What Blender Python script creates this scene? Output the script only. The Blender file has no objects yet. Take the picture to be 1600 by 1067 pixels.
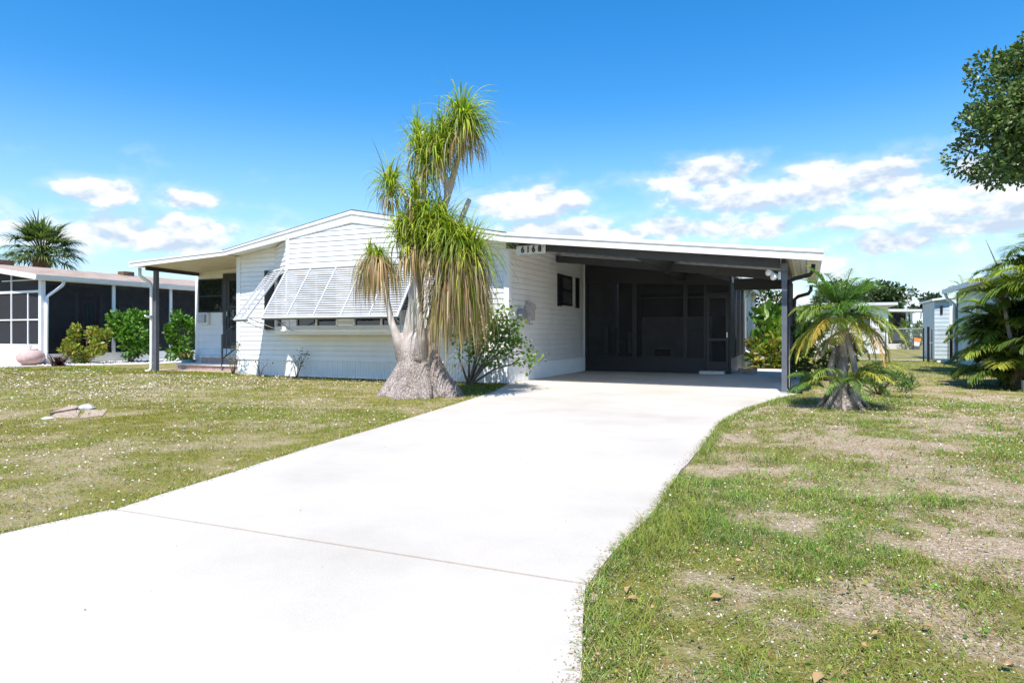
import bpy, bmesh, math, random
import numpy as np
from mathutils import Vector, Matrix
random.seed(7); rng = np.random.default_rng(7)
S = bpy.context.scene
COL = S.collection
D = bpy.data

# ---------------------------------------------------------------- camera
FPX, CAMH, HORIZ = 1045.0, 1.05, 521.0
TH = math.atan(463 / 1045)
cam_d = D.cameras.new('camera'); cam = D.objects.new('camera', cam_d); COL.objects.link(cam)
cam_d.sensor_width = 36; cam_d.lens = 36 * FPX / 1600
cam_d.shift_y = -(533.5 - HORIZ) / 1600
cam_d.clip_end = 3000; cam_d.clip_start = 0.05
cam.location = (0, 0, CAMH); cam.rotation_euler = (math.radians(90), 0, TH)
S.camera = cam

# ---------------------------------------------------------------- light
SUN_DIR = Vector((0.13, -1.0, 1.78)).normalized()
sun_d = D.lights.new('sun', 'SUN'); sun = D.objects.new('sun', sun_d); COL.objects.link(sun)
sun_d.energy = 3.4; sun_d.angle = math.radians(0.5); sun_d.color = (1.0, 0.955, 0.89)
sun.rotation_euler = SUN_DIR.to_track_quat('Z', 'Y').to_euler()
sun.location = (0, -20, 40)
S.view_settings.view_transform = 'Standard'; S.view_settings.look = 'None'
S.view_settings.gamma = 1; S.view_settings.use_curve_mapping = False
S.view_settings.exposure = 1.02
S.render.engine = 'CYCLES'
S.cycles.max_bounces = 8; S.cycles.transparent_max_bounces = 12
S.cycles.caustics_reflective = False; S.cycles.caustics_refractive = False

SKY_STRENGTH = 0.134
def build_world():
    w = D.worlds.new('World'); S.world = w; w.use_nodes = True
    nt = w.node_tree; N, L = nt.nodes, nt.links; N.clear()
    def nd(t, **k):
        n = N.new(t)
        for a, b in k.items(): setattr(n, a, b)
        return n
    def val(x, sock):
        if isinstance(x, (int, float)): sock.default_value = x
        else: L.new(x, sock)
    def m(op, a, b=0.0, c=0.0):
        n = nd('ShaderNodeMath', operation=op); val(a, n.inputs[0]); val(b, n.inputs[1]); val(c, n.inputs[2]); return n.outputs[0]
    def smooth(x, a, b):
        n = nd('ShaderNodeMapRange', interpolation_type='SMOOTHSTEP'); val(x, n.inputs[0]); n.inputs[1].default_value = a; n.inputs[2].default_value = b
        return n.outputs[0]
    sky = nd('ShaderNodeTexSky', sky_type='NISHITA', sun_disc=False)
    sky.sun_elevation = math.asin(SUN_DIR.z); sky.sun_rotation = math.atan2(SUN_DIR.x, SUN_DIR.y)
    sky.air_density = 1.0; sky.dust_density = 0.25; sky.ozone_density = 2.5
    tc = nd('ShaderNodeTexCoord'); sp = nd('ShaderNodeSeparateXYZ'); L.new(tc.outputs['Generated'], sp.inputs[0])
    X, Y, Z = sp.outputs
    az = m('ARCTAN2', X, Y); el = m('ARCSINE', Z)
    # cloud banks seen from this street: centre azimuth / elevation, half width / height (degrees)
    banks = [(6.0, 10.2, 12.0, 1.9), (-3.0, 8.4, 7.0, 1.5), (12.0, 7.4, 9.0, 1.4), (-49.0, 8.2, 7.0, 1.2), (0.5, 12.6, 4.0, 1.4), (11.0, 11.6, 5.0, 1.3), (-14.0, 8.2, 4.0, 1.3), (9.5, 8.6, 5.0, 1.0), (2.0, 8.4, 4.0, .9), (17.0, 6.4, 4.0, 1.0), (-7.0, 13.0, 6.6, 1.9), (4.5, 11.2, 13.0, 2.5), (-4.5, 10.6, 7.5, 2.2), (-22.5, 10.9, 6.4, 2.2), (-55.8, 10.2, 3.2, 1.2),
             (-48.6, 10.2, 4.2, 1.1), (-52.0, 7.2, 12.0, 2.2), (-9.0, 8.6, 9.0, 1.6), (6.5, 6.6, 8.0, 1.5), (14.0, 8.2, 6.0, 1.4),
             (-20.0, 8.6, 8.0, 1.7), (-2.0, 5.4, 9.0, 1.6), (-66.0, 8.4, 6.0, 1.5), (40, 9, 14, 2.2), (75, 11, 12, 2.0), (110, 8, 16, 2.2),
             (150, 10, 14, 2.0), (-95, 9, 14, 2.2), (-130, 10, 15, 2.0), (-165, 8, 12, 2.0)]
    cov = 0.0
    for a, e, rx, ry in banks:
        dx = m('MULTIPLY', m('SUBTRACT', az, math.radians(a)), 1 / math.radians(rx))
        dy = m('MULTIPLY', m('SUBTRACT', el, math.radians(e)), 1 / math.radians(ry))
        r = m('SQRT', m('ADD', m('MULTIPLY', dx, dx), m('MULTIPLY', dy, dy)))
        c = m('MAXIMUM', m('SUBTRACT', 1.35, r), 0.0)
        cov = m('MAXIMUM', cov, c)
    low = smooth(el, math.radians(8.2), math.radians(1.5))
    cov = m('MAXIMUM', cov, m('MULTIPLY', low, 0.68))
    cov = m('SUBTRACT', cov, m('MULTIPLY', smooth(el, math.radians(12), math.radians(17)), 0.6))
    def noise(dz, scale, detail, rough):
        cb = nd('ShaderNodeCombineXYZ')
        L.new(az, cb.inputs[0]); L.new(m('MULTIPLY', m('ADD', el, dz), 1.75), cb.inputs[1]); cb.inputs[2].default_value = 3.7
        n = nd('ShaderNodeTexNoise'); n.inputs['Scale'].default_value = scale; n.inputs['Detail'].default_value = detail
        n.inputs['Roughness'].default_value = rough; L.new(cb.outputs[0], n.inputs['Vector']); return n.outputs['Fac']
    n0, n1 = noise(0.0, 15, 8, 0.52), noise(0.012, 15, 8, 0.52)
    big0 = noise(0.3, 6, 3, 0.5)
    def dens(n): return m('ADD', m('MULTIPLY', m('SUBTRACT', n, 0.5), 2.3), m('SUBTRACT', cov, 0.50))
    d0 = dens(n0)
    alpha = smooth(d0, -0.02, 0.46)
    thin = m('MULTIPLY', smooth(m('ADD', d0, 0.45), -0.1, 0.9), 0.30)
    alpha = m('MAXIMUM', m('MULTIPLY', alpha, 0.93), thin)
    shade = m('MULTIPLY', m('SUBTRACT', n1, n0), 7.0)          # thicker cloud just above = greyer here
    lightv = m('ADD', m('SUBTRACT', 0.74, shade), m('MULTIPLY', m('SUBTRACT', big0, 0.5), 0.7))
    lv = nd('ShaderNodeClamp'); L.new(lightv, lv.inputs[0])
    ramp = nd('ShaderNodeMixRGB'); L.new(lv.outputs[0], ramp.inputs[0])
    ramp.inputs[1].default_value = (2.35, 2.75, 3.3, 1); ramp.inputs[2].default_value = (4.1, 4.12, 4.15, 1)
    hs = nd('ShaderNodeHueSaturation'); hs.inputs['Saturation'].default_value = 1.42; hs.inputs['Value'].default_value = 0.84
    L.new(sky.outputs[0], hs.inputs['Color'])
    hz = nd('ShaderNodeMixRGB'); L.new(m('MULTIPLY', smooth(el, math.radians(20), math.radians(-3)), 0.85), hz.inputs[0])
    L.new(hs.outputs[0], hz.inputs[1]); hz.inputs[2].default_value = (2.35, 3.45, 4.55, 1)
    mix = nd('ShaderNodeMixRGB'); L.new(alpha, mix.inputs[0]); L.new(hz.outputs[0], mix.inputs[1]); L.new(ramp.outputs[0], mix.inputs[2])
    bg = nd('ShaderNodeBackground'); bg.inputs[1].default_value = SKY_STRENGTH; L.new(mix.outputs[0], bg.inputs[0])
    out = nd('ShaderNodeOutputWorld'); L.new(bg.outputs[0], out.inputs[0])
build_world()

# ---------------------------------------------------------------- unprojection onto real planes (used only to read positions off the photograph)
FW = (-math.sin(TH), math.cos(TH)); RT = (math.cos(TH), math.sin(TH))
def P(px, py, X=None, Y=None, Z=None, d=None):
    r = (px - 800) / FPX; u = (HORIZ - py) / FPX
    v = (FW[0] + r * RT[0], FW[1] + r * RT[1], u)
    t = d if d is not None else X / v[0] if X is not None else Y / v[1] if Y is not None else (Z - CAMH) / v[2]
    return Vector((v[0] * t, v[1] * t, CAMH + v[2] * t))

# ---------------------------------------------------------------- objects
def tag(o, label=None, cat=None, group=None, kind=None):
    if label: o['label'] = label
    if cat: o['category'] = cat
    if group: o['group'] = group
    if kind: o['kind'] = kind
    return o
def thing(name, label, cat, loc=(0, 0, 0), group=None, kind=None):
    o = D.objects.new(name, None); COL.objects.link(o); o.location = loc; o.empty_display_size = 0.2
    return tag(o, label, cat, group, kind)
def wloc(o):
    v = Vector(o.location)
    while o.parent is not None:
        o = o.parent
        if o.type == 'EMPTY': v = v + Vector(o.location)
    return v
def link(name, me, mat, parent=None, smooth=False):
    o = D.objects.new(name, me); COL.objects.link(o)
    if mat is not None and not me.materials: me.materials.append(mat)
    if smooth: me.polygons.foreach_set('use_smooth', np.ones(len(me.polygons), bool))
    if parent is not None:
        o.parent = parent
        root = parent
        while root.parent is not None: root = root.parent
        if parent.type == 'EMPTY': o.matrix_parent_inverse = Matrix.Translation(-Vector(parent.location))
    return o
class MB:
    def __init__(s): s.v, s.f = [], []
    def poly(s, pts): i = len(s.v); s.v += [tuple(p) for p in pts]; s.f.append(tuple(range(i, i + len(pts)))); return s
    def box(s, x0, x1, y0, y1, z0, z1):
        i = len(s.v)
        s.v += [(x0, y0, z0), (x1, y0, z0), (x1, y1, z0), (x0, y1, z0), (x0, y0, z1), (x1, y0, z1), (x1, y1, z1), (x0, y1, z1)]
        s.f += [tuple(i + k for k in q) for q in ((0, 3, 2, 1), (4, 5, 6, 7), (0, 1, 5, 4), (1, 2, 6, 5), (2, 3, 7, 6), (3, 0, 4, 7))]
        return s
    def prism(s, pts, off):            # polygon swept by off
        i = len(s.v); n = len(pts); off = Vector(off)
        s.v += [tuple(Vector(p)) for p in pts] + [tuple(Vector(p) + off) for p in pts]
        s.f.append(tuple(range(i + n - 1, i - 1, -1))); s.f.append(tuple(range(i + n, i + 2 * n)))
        for k in range(n): s.f.append((i + k, i + (k + 1) % n, i + n + (k + 1) % n, i + n + k))
        return s
    def bar(s, a, b, w, h, up=(0, 0, 1)):   # rectangular bar from a to b
        a, b = Vector(a), Vector(b); t = (b - a).normalized(); sd = t.cross(Vector(up))
        if sd.length < 1e-4: sd = t.cross(Vector((0, 1, 0)))
        sd.normalize(); u = sd.cross(t)
        return s.prism([a + sd * (-w / 2) + u * (-h / 2), a + sd * (w / 2) + u * (-h / 2), a + sd * (w / 2) + u * (h / 2), a + sd * (-w / 2) + u * (h / 2)], b - a)
    def tube(s, pts, rad, n=8, cap=True):
        pts = [Vector(p) for p in pts]; i0 = len(s.v); m_ = len(pts)
        if isinstance(rad, (int, float)): rad = [rad] * m_
        ref = Vector((0.31, 0.87, 0.2))
        for k, p in enumerate(pts):
            t = (pts[min(k + 1, m_ - 1)] - pts[max(k - 1, 0)]).normalized()
            a = t.cross(ref)
            if a.length < 1e-3: a = t.cross(Vector((1, 0, 0)))
            a.normalize(); b = t.cross(a)
            for j in range(n):
                q = 2 * math.pi * j / n
                s.v.append(tuple(p + (a * math.cos(q) + b * math.sin(q)) * rad[k]))
        for k in range(m_ - 1):
            for j in range(n):
                a_ = i0 + k * n + j; b_ = i0 + k * n + (j + 1) % n
                s.f.append((a_, b_, b_ + n, a_ + n))
        if cap:
            s.f.append(tuple(i0 + j for j in range(n - 1, -1, -1))); s.f.append(tuple(i0 + (m_ - 1) * n + j for j in range(n)))
        return s
    def lathe(s, prof, c, n=20, wob=None):
        i0 = len(s.v); m_ = len(prof)
        for k, (r, z) in enumerate(prof):
            for j in range(n):
                q = 2 * math.pi * j / n; rr = r * (wob(q, z) if wob else 1)
                s.v.append((c[0] + rr * math.cos(q), c[1] + rr * math.sin(q), c[2] + z))
        for k in range(m_ - 1):
            for j in range(n):
                a_ = i0 + k * n + j; b_ = i0 + k * n + (j + 1) % n
                s.f.append((a_, b_, b_ + n, a_ + n))
        s.f.append(tuple(i0 + j for j in range(n - 1, -1, -1))); s.f.append(tuple(i0 + (m_ - 1) * n + j for j in range(n)))
        return s
    def mesh(s, name):
        me = D.meshes.new(name); me.from_pydata(s.v, [], s.f); me.update(); return me
    def build(s, name, mat, parent=None, smooth=False):
        return link(name, s.mesh(name), mat, parent, smooth)
def fast(name, V, F, mat, parent=None, col=None, smooth=False):
    """numpy mesh: V (n,3), F (m,k) constant k; col (n,3) leaf colours"""
    me = D.meshes.new(name); n, (mf, k) = len(V), F.shape
    me.vertices.add(n); me.vertices.foreach_set('co', np.ascontiguousarray(V, np.float32).ravel())
    me.loops.add(mf * k); me.loops.foreach_set('vertex_index', np.ascontiguousarray(F, np.int32).ravel())
    me.polygons.add(mf); me.polygons.foreach_set('loop_start', np.arange(0, mf * k, k, dtype=np.int32))
    me.update(calc_edges=True)
    if col is not None:
        at = me.color_attributes.new('Col', 'FLOAT_COLOR', 'POINT')
        c = np.ones((n, 4), np.float32); c[:, :3] = col; at.data.foreach_set('color', c.ravel())
    me.materials.append(mat)
    return link(name, me, mat, parent, smooth)

# ---------------------------------------------------------------- materials
def lin(h):
    h = h.lstrip('#'); c = [int(h[i:i + 2], 16) / 255 for i in (0, 2, 4)]
    return tuple(x / 12.92 if x <= 0.04045 else ((x + 0.055) / 1.055) ** 2.4 for x in c)
def newmat(name):
    m = D.materials.new(name); m.use_nodes = True; nt = m.node_tree
    return m, nt, nt.nodes['Principled BSDF']
def mat(name, col, rough=0.6, var=0.08, scale=4.0, bump=0.0, bscale=60.0, metal=0.0, spec=0.5, dirt=None, stretch=None):
    m, nt, b = newmat(name); N, L = nt.nodes, nt.links
    b.inputs['Roughness'].default_value = rough; b.inputs['Metallic'].default_value = metal
    b.inputs['Specular IOR Level'].default_value = spec
    tc = N.new('ShaderNodeTexCoord'); vec = tc.outputs['Object']
    if stretch:
        mp = N.new('ShaderNodeMapping'); mp.inputs['Scale'].default_value = stretch; L.new(vec, mp.inputs[0]); vec = mp.outputs[0]
    n = N.new('ShaderNodeTexNoise'); n.inputs['Scale'].default_value = scale; n.inputs['Detail'].default_value = 6; n.inputs['Roughness'].default_value = 0.6
    L.new(vec, n.inputs['Vector'])
    cr = N.new('ShaderNodeValToRGB'); L.new(n.outputs['Fac'], cr.inputs[0])
    d = dirt or tuple(c * (1 - var * 2) for c in col)
    e = cr.color_ramp.elements; e[0].position = 0.3; e[1].position = 0.62
    e[0].color = (*d, 1); e[1].color = (*[min(1, c * (1 + var)) for c in col], 1)
    L.new(cr.outputs[0], b.inputs['Base Color'])
    if bump:
        n2 = N.new('ShaderNodeTexNoise'); n2.inputs['Scale'].default_value = bscale; n2.inputs['Detail'].default_value = 4; L.new(vec, n2.inputs['Vector'])
        bp = N.new('ShaderNodeBump'); bp.inputs['Strength'].default_value = bump; bp.inputs['Distance'].default_value = 0.02
        L.new(n2.outputs['Fac'], bp.inputs['Height']); L.new(bp.outputs[0], b.inputs['Normal'])
    return m
def leafmat(name, trans=0.35, rough=0.5, spec=0.35, tint=(1.15, 1.25, 0.55)):
    m, nt, b = newmat(name); N, L = nt.nodes, nt.links
    at = N.new('ShaderNodeVertexColor'); at.layer_name = 'Col'
    b.inputs['Roughness'].default_value = rough; b.inputs['Specular IOR Level'].default_value = spec
    L.new(at.outputs[0], b.inputs['Base Color'])
    tr = N.new('ShaderNodeBsdfTranslucent'); mu = N.new('ShaderNodeMixRGB'); mu.blend_type = 'MULTIPLY'; mu.inputs[0].default_value = 1
    L.new(at.outputs[0], mu.inputs[1]); mu.inputs[2].default_value = (*tint, 1); L.new(mu.outputs[0], tr.inputs[0])
    mx = N.new('ShaderNodeMixShader'); mx.inputs[0].default_value = trans
    L.new(b.outputs[0], mx.inputs[1]); L.new(tr.outputs[0], mx.inputs[2])
    L.new(mx.outputs[0], N['Material Output'].inputs[0])
    return m
def screenmat(name, col, op):
    m, nt, b = newmat(name); N, L = nt.nodes, nt.links
    b.inputs['Base Color'].default_value = (*col, 1); b.inputs['Roughness'].default_value = 0.7
    t = N.new('ShaderNodeBsdfTransparent'); mx = N.new('ShaderNodeMixShader')
    n = N.new('ShaderNodeTexNoise'); n.inputs['Scale'].default_value = 3; tc = N.new('ShaderNodeTexCoord'); L.new(tc.outputs['Object'], n.inputs['Vector'])
    mr = N.new('ShaderNodeMapRange'); mr.inputs[3].default_value = op - 0.06; mr.inputs[4].default_value = op + 0.06; L.new(n.outputs['Fac'], mr.inputs[0])
    L.new(mr.outputs[0], mx.inputs[0]); L.new(t.outputs[0], mx.inputs[1]); L.new(b.outputs[0], mx.inputs[2])
    L.new(mx.outputs[0], N['Material Output'].inputs[0]); return m
def glassmat(name, col=(0.012, 0.014, 0.016), rough=0.03):
    m, nt, b = newmat(name); b.inputs['Base Color'].default_value = (*col, 1); b.inputs['Roughness'].default_value = rough
    b.inputs['Specular IOR Level'].default_value = 1.0
    N, L = nt.nodes, nt.links
    n = N.new('ShaderNodeTexNoise'); n.inputs['Scale'].default_value = 2.2; tc = N.new('ShaderNodeTexCoord'); L.new(tc.outputs['Object'], n.inputs['Vector'])
    bp = N.new('ShaderNodeBump'); bp.inputs['Strength'].default_value = 0.05; bp.inputs['Distance'].default_value = 0.1
    L.new(n.outputs['Fac'], bp.inputs['Height']); L.new(bp.outputs[0], b.inputs['Normal']); return m

M = {}
M['white'] = mat('white_vinyl', (0.84, 0.84, 0.83), 0.45, 0.03, 1.5, 0.05, 30)
M['trim'] = mat('white_trim', (0.82, 0.82, 0.82), 0.4, 0.03, 3)
M['soffit'] = mat('cream_soffit', (0.72, 0.66, 0.52), 0.6, 0.05, 2)
M['shutter'] = mat('white_aluminium', (0.50, 0.51, 0.525), 0.4, 0.04, 6)
M['alu'] = mat('bare_aluminium', (0.55, 0.57, 0.58), 0.35, 0.05, 8, metal=0.7)
M['char'] = mat('charcoal_paint', (0.036, 0.038, 0.043), 0.45, 0.1, 5)
M['post'] = mat('slate_paint', (0.115, 0.125, 0.145), 0.5, 0.08, 5)
M['dark'] = mat('near_black_frame', (0.017, 0.018, 0.021), 0.5, 0.1, 5)
M['black'] = mat('black_paint', (0.012, 0.012, 0.014), 0.4, 0.1, 6)
M['glass'] = glassmat('window_glass')
M['glass2'] = glassmat('grey_window_glass', (0.08, 0.09, 0.095), 0.08)
M['screen'] = screenmat('dark_insect_screen', (0.012, 0.012, 0.015), 0.52)
M['screen2'] = screenmat('grey_insect_screen', (0.035, 0.035, 0.04), 0.66)
M['shingle'] = mat('dark_shingle', (0.10, 0.095, 0.095), 0.85, 0.3, 12, 0.4, 50)
M['mail'] = mat('grey_plastic', (0.46, 0.44, 0.42), 0.5, 0.1, 12)
M['mail2'] = mat('dull_grey_plastic', (0.28, 0.28, 0.31), 0.55, 0.12, 12)
M['brick'] = mat('pink_brick', (0.52, 0.36, 0.30), 0.85, 0.15, 14, 0.4, 60)
M['paver'] = mat('pink_paver', (0.44, 0.33, 0.25), 0.9, 0.2, 18, 0.5, 90)
M['cream'] = mat('pale_cap', (0.74, 0.70, 0.64), 0.8, 0.08, 6, 0.2, 50)
M['terra'] = mat('rosy_terracotta', (0.58, 0.40, 0.36), 0.75, 0.14, 6, 0.15, 40)
M['terra2'] = mat('orange_terracotta', (0.45, 0.19, 0.09), 0.75, 0.1, 10)
M['teal'] = mat('teal_glaze', (0.12, 0.30, 0.25), 0.25, 0.2, 8)
M['wood'] = mat('grey_stem', (0.24, 0.19, 0.15), 0.9, 0.2, 14, 0.4, 60)
M['digit'] = mat('black_numeral', (0.008, 0.008, 0.008), 0.4)
M['sign'] = mat('pale_plaque', (0.72, 0.71, 0.68), 0.6, 0.08, 10)
M['leaf'] = leafmat('broad_leaf', 0.3, 0.4, 0.45)
M['strap'] = leafmat('strap_leaf', 0.48, 0.5, 0.35)
M['frond'] = leafmat('palm_leaflet', 0.32, 0.45, 0.4)
M['oak'] = leafmat('oak_leaf', 0.2, 0.45, 0.4)
M['grass'] = leafmat('grass_blade', 0.3, 0.6, 0.2, (1.1, 1.15, 0.6))
M['litter'] = leafmat('dry_litter', 0.1, 0.8, 0.2, (1, 1, 1))
M['inside'] = mat('interior_grey', (0.30, 0.30, 0.30), 0.8, 0.08, 3)
M['tealwall'] = mat('teal_siding', (0.55, 0.68, 0.66), 0.55, 0.06, 2)
M['bluewall'] = mat('pale_blue_siding', (0.52, 0.60, 0.62), 0.55, 0.06, 2)
M['bluefascia'] = mat('white_gutter', (0.74, 0.77, 0.78), 0.45, 0.04, 3)
M['taupe'] = mat('taupe_siding', (0.30, 0.27, 0.25), 0.7, 0.08, 3)
M['red'] = mat('red_door_paint', (0.30, 0.045, 0.035), 0.5, 0.1, 5)
M['lightgrey'] = mat('pale_grey_wall', (0.60, 0.62, 0.64), 0.6, 0.06, 2)
M['orange'] = mat('orange_cloth', (0.85, 0.25, 0.04), 0.7, 0.08, 8)

def concrete(name, base, dark, rust, rust_amt):
    m, nt, b = newmat(name); N, L = nt.nodes, nt.links
    tc = N.new('ShaderNodeTexCoord')
    def nz(s, d=6, r=0.6):
        n = N.new('ShaderNodeTexNoise'); n.inputs['Scale'].default_value = s; n.inputs['Detail'].default_value = d; n.inputs['Roughness'].default_value = r
        L.new(tc.outputs['Object'], n.inputs['Vector']); return n.outputs['Fac']
    r1 = N.new('ShaderNodeValToRGB'); L.new(nz(0.55), r1.inputs[0]); e = r1.color_ramp.elements
    e[0].position = .32; e[1].position = .6; e[0].color = (*dark, 1); e[1].color = (*base, 1)
    r2 = N.new('ShaderNodeValToRGB'); L.new(nz(0.9, 4), r2.inputs[0]); e = r2.color_ramp.elements
    e[0].position = .56; e[1].position = .75; e[0].color = (0, 0, 0, 1); e[1].color = (rust_amt,) * 3 + (1,)
    mx = N.new('ShaderNodeMixRGB'); L.new(r2.outputs[0], mx.inputs[0]); L.new(r1.outputs[0], mx.inputs[1]); mx.inputs[2].default_value = (*rust, 1)
    r3 = N.new('ShaderNodeMapRange'); L.new(nz(140, 3), r3.inputs[0]); r3.inputs[3].default_value = 0.86; r3.inputs[4].default_value = 1.1
    m2 = N.new('ShaderNodeMixRGB'); m2.blend_type = 'MULTIPLY'; m2.inputs[0].default_value = 1; L.new(mx.outputs[0], m2.inputs[1]); L.new(r3.outputs[0], m2.inputs[2])
    L.new(m2.outputs[0], b.inputs['Base Color']); b.inputs['Roughness'].default_value = 0.85
    bp = N.new('ShaderNodeBump'); bp.inputs['Strength'].default_value = 0.25; bp.inputs['Distance'].default_value = 0.01
    L.new(nz(90, 5), bp.inputs['Height']); L.new(bp.outputs[0], b.inputs['Normal']); return m
M['concrete'] = concrete('bleached_concrete', (0.57, 0.52, 0.45), (0.455, 0.41, 0.345), (0.54, 0.47, 0.39), 0.4)
M['concrete2'] = concrete('older_concrete', (0.64, 0.58, 0.50), (0.54, 0.485, 0.415), (0.56, 0.48, 0.39), 0.5)

def bark_mat():
    m, nt, b = newmat('ponytail_bark'); N, L = nt.nodes, nt.links
    tc = N.new('ShaderNodeTexCoord'); sp = N.new('ShaderNodeSeparateXYZ'); L.new(tc.outputs['Object'], sp.inputs[0])
    mp = N.new('ShaderNodeMapping'); mp.inputs['Scale'].default_value = (1, 1, 0.55); L.new(tc.outputs['Object'], mp.inputs[0])
    nz = N.new('ShaderNodeTexNoise'); nz.inputs['Scale'].default_value = 5; nz.inputs['Detail'].default_value = 5; L.new(tc.outputs['Object'], nz.inputs['Vector'])
    ad = N.new('ShaderNodeMixRGB'); ad.blend_type = 'ADD'; ad.inputs[0].default_value = 0.16; L.new(mp.outputs[0], ad.inputs[1]); L.new(nz.outputs['Color'], ad.inputs[2])
    vo = N.new('ShaderNodeTexVoronoi'); vo.feature = 'DISTANCE_TO_EDGE'; vo.inputs['Scale'].default_value = 31; L.new(ad.outputs[0], vo.inputs['Vector'])
    crack = N.new('ShaderNodeMapRange'); crack.inputs[1].default_value = 0.0; crack.inputs[2].default_value = 0.13; L.new(vo.outputs['Distance'], crack.inputs[0])
    # rough plates low down, smooth grey skin above
    hz = N.new('ShaderNodeMapRange'); hz.inputs[1].default_value = 0.62; hz.inputs[2].default_value = 0.95; L.new(sp.outputs[2], hz.inputs[0])
    mxh = N.new('ShaderNodeMath'); mxh.operation = 'MAXIMUM'; L.new(crack.outputs[0], mxh.inputs[0]); L.new(hz.outputs[0], mxh.inputs[1])
    r = N.new('ShaderNodeValToRGB'); e = r.color_ramp.elements; e[0].color = (0.17, 0.135, 0.115, 1); e[1].color = (0.43, 0.37, 0.335, 1); L.new(mxh.outputs[0], r.inputs[0])
    n2 = N.new('ShaderNodeTexNoise'); n2.inputs['Scale'].default_value = 4; n2.inputs['Detail'].default_value = 8; L.new(tc.outputs['Object'], n2.inputs['Vector'])
    r2 = N.new('ShaderNodeValToRGB'); e = r2.color_ramp.elements; e[0].position = .35; e[1].position = .65; e[0].color = (0.72, 0.68, 0.66, 1); e[1].color = (1.1, 1.08, 1.06, 1); L.new(n2.outputs['Fac'], r2.inputs[0])
    mu = N.new('ShaderNodeMixRGB'); mu.blend_type = 'MULTIPLY'; mu.inputs[0].default_value = 1; L.new(r.outputs[0], mu.inputs[1]); L.new(r2.outputs[0], mu.inputs[2])
    sm_ = N.new('ShaderNodeMixRGB'); hz2 = N.new('ShaderNodeMapRange'); hz2.inputs[1].default_value = .7; hz2.inputs[2].default_value = 1.15; L.new(sp.outputs[2], hz2.inputs[0]); L.new(hz2.outputs[0], sm_.inputs[0])
    sk = N.new('ShaderNodeMixRGB'); sk.blend_type = 'MULTIPLY'; sk.inputs[0].default_value = 1; L.new(r2.outputs[0], sk.inputs[1]); sk.inputs[2].default_value = (.58, .53, .49, 1)
    L.new(mu.outputs[0], sm_.inputs[1]); L.new(sk.outputs[0], sm_.inputs[2]); L.new(sm_.outputs[0], b.inputs['Base Color']); b.inputs['Roughness'].default_value = 0.9
    hh = N.new('ShaderNodeMath'); hh.operation = 'ADD'; L.new(mxh.outputs[0], hh.inputs[0]); L.new(n2.outputs['Fac'], hh.inputs[1])
    bp = N.new('ShaderNodeBump'); bp.inputs['Strength'].default_value = 0.6; bp.inputs['Distance'].default_value = 0.02
    L.new(hh.outputs[0], bp.inputs['Height']); L.new(bp.outputs[0], b.inputs['Normal']); return m
M['bark'] = bark_mat()
M['palmbark'] = mat('fibrous_palm_bark', (0.38, 0.31, 0.26), 0.95, 0.35, 9, 0.9, 40, stretch=(1, 1, 0.4))
M['boot'] = mat('brown_boots', (0.16, 0.10, 0.06), 0.95, 0.3, 9, 0.6, 40)

def ground_mat():
    m, nt, b = newmat('lawn_soil'); N, L = nt.nodes, nt.links
    tc = N.new('ShaderNodeTexCoord')
    def nz(s, d=6, r=0.6):
        n = N.new('ShaderNodeTexNoise'); n.inputs['Scale'].default_value = s; n.inputs['Detail'].default_value = d; n.inputs['Roughness'].default_value = r
        L.new(tc.outputs['Object'], n.inputs['Vector']); return n.outputs['Fac']
    def ramp(f, cs):
        r = N.new('ShaderNodeValToRGB'); L.new(f, r.inputs[0]); el = r.color_ramp.elements
        while len(el) < len(cs): el.new(0.5)
        for q, (p, c) in zip(el, cs): q.position = p; q.color = (*c, 1)
        return r.outputs[0]
    green = ramp(nz(9, 8, 0.7), [(0.3, (0.11, 0.125, 0.02)), (0.5, (0.20, 0.19, 0.04)), (0.68, (0.31, 0.235, 0.085))])
    straw = ramp(nz(38, 8, 0.75), [(0.3, (0.22, 0.145, 0.085)), (0.5, (0.42, 0.315, 0.21)), (0.66, (0.66, 0.56, 0.44))])
    at = N.new('ShaderNodeVertexColor'); at.layer_name = 'Col'
    sp = N.new('ShaderNodeSeparateColor'); L.new(at.outputs[0], sp.inputs[0])
    f = N.new('ShaderNodeMath'); f.operation = 'ADD'; L.new(sp.outputs[0], f.inputs[0])
    g = N.new('ShaderNodeMapRange'); g.inputs[3].default_value = -0.35; g.inputs[4].default_value = 0.35; L.new(nz(6, 8, 0.7), g.inputs[0]); L.new(g.outputs[0], f.inputs[1]); f.use_clamp = True
    mx = N.new('ShaderNodeMixRGB'); L.new(f.outputs[0], mx.inputs[0]); L.new(green, mx.inputs[1]); L.new(straw, mx.inputs[2])
    L.new(mx.outputs[0], b.inputs['Base Color']); b.inputs['Roughness'].default_value = 0.95; b.inputs['Specular IOR Level'].default_value = 0.1
    bp = N.new('ShaderNodeBump'); bp.inputs['Strength'].default_value = 0.7; bp.inputs['Distance'].default_value = 0.03
    L.new(nz(45, 6, 0.7), bp.inputs['Height']); L.new(bp.outputs[0], b.inputs['Normal']); return m
M['ground'] = ground_mat()

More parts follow.
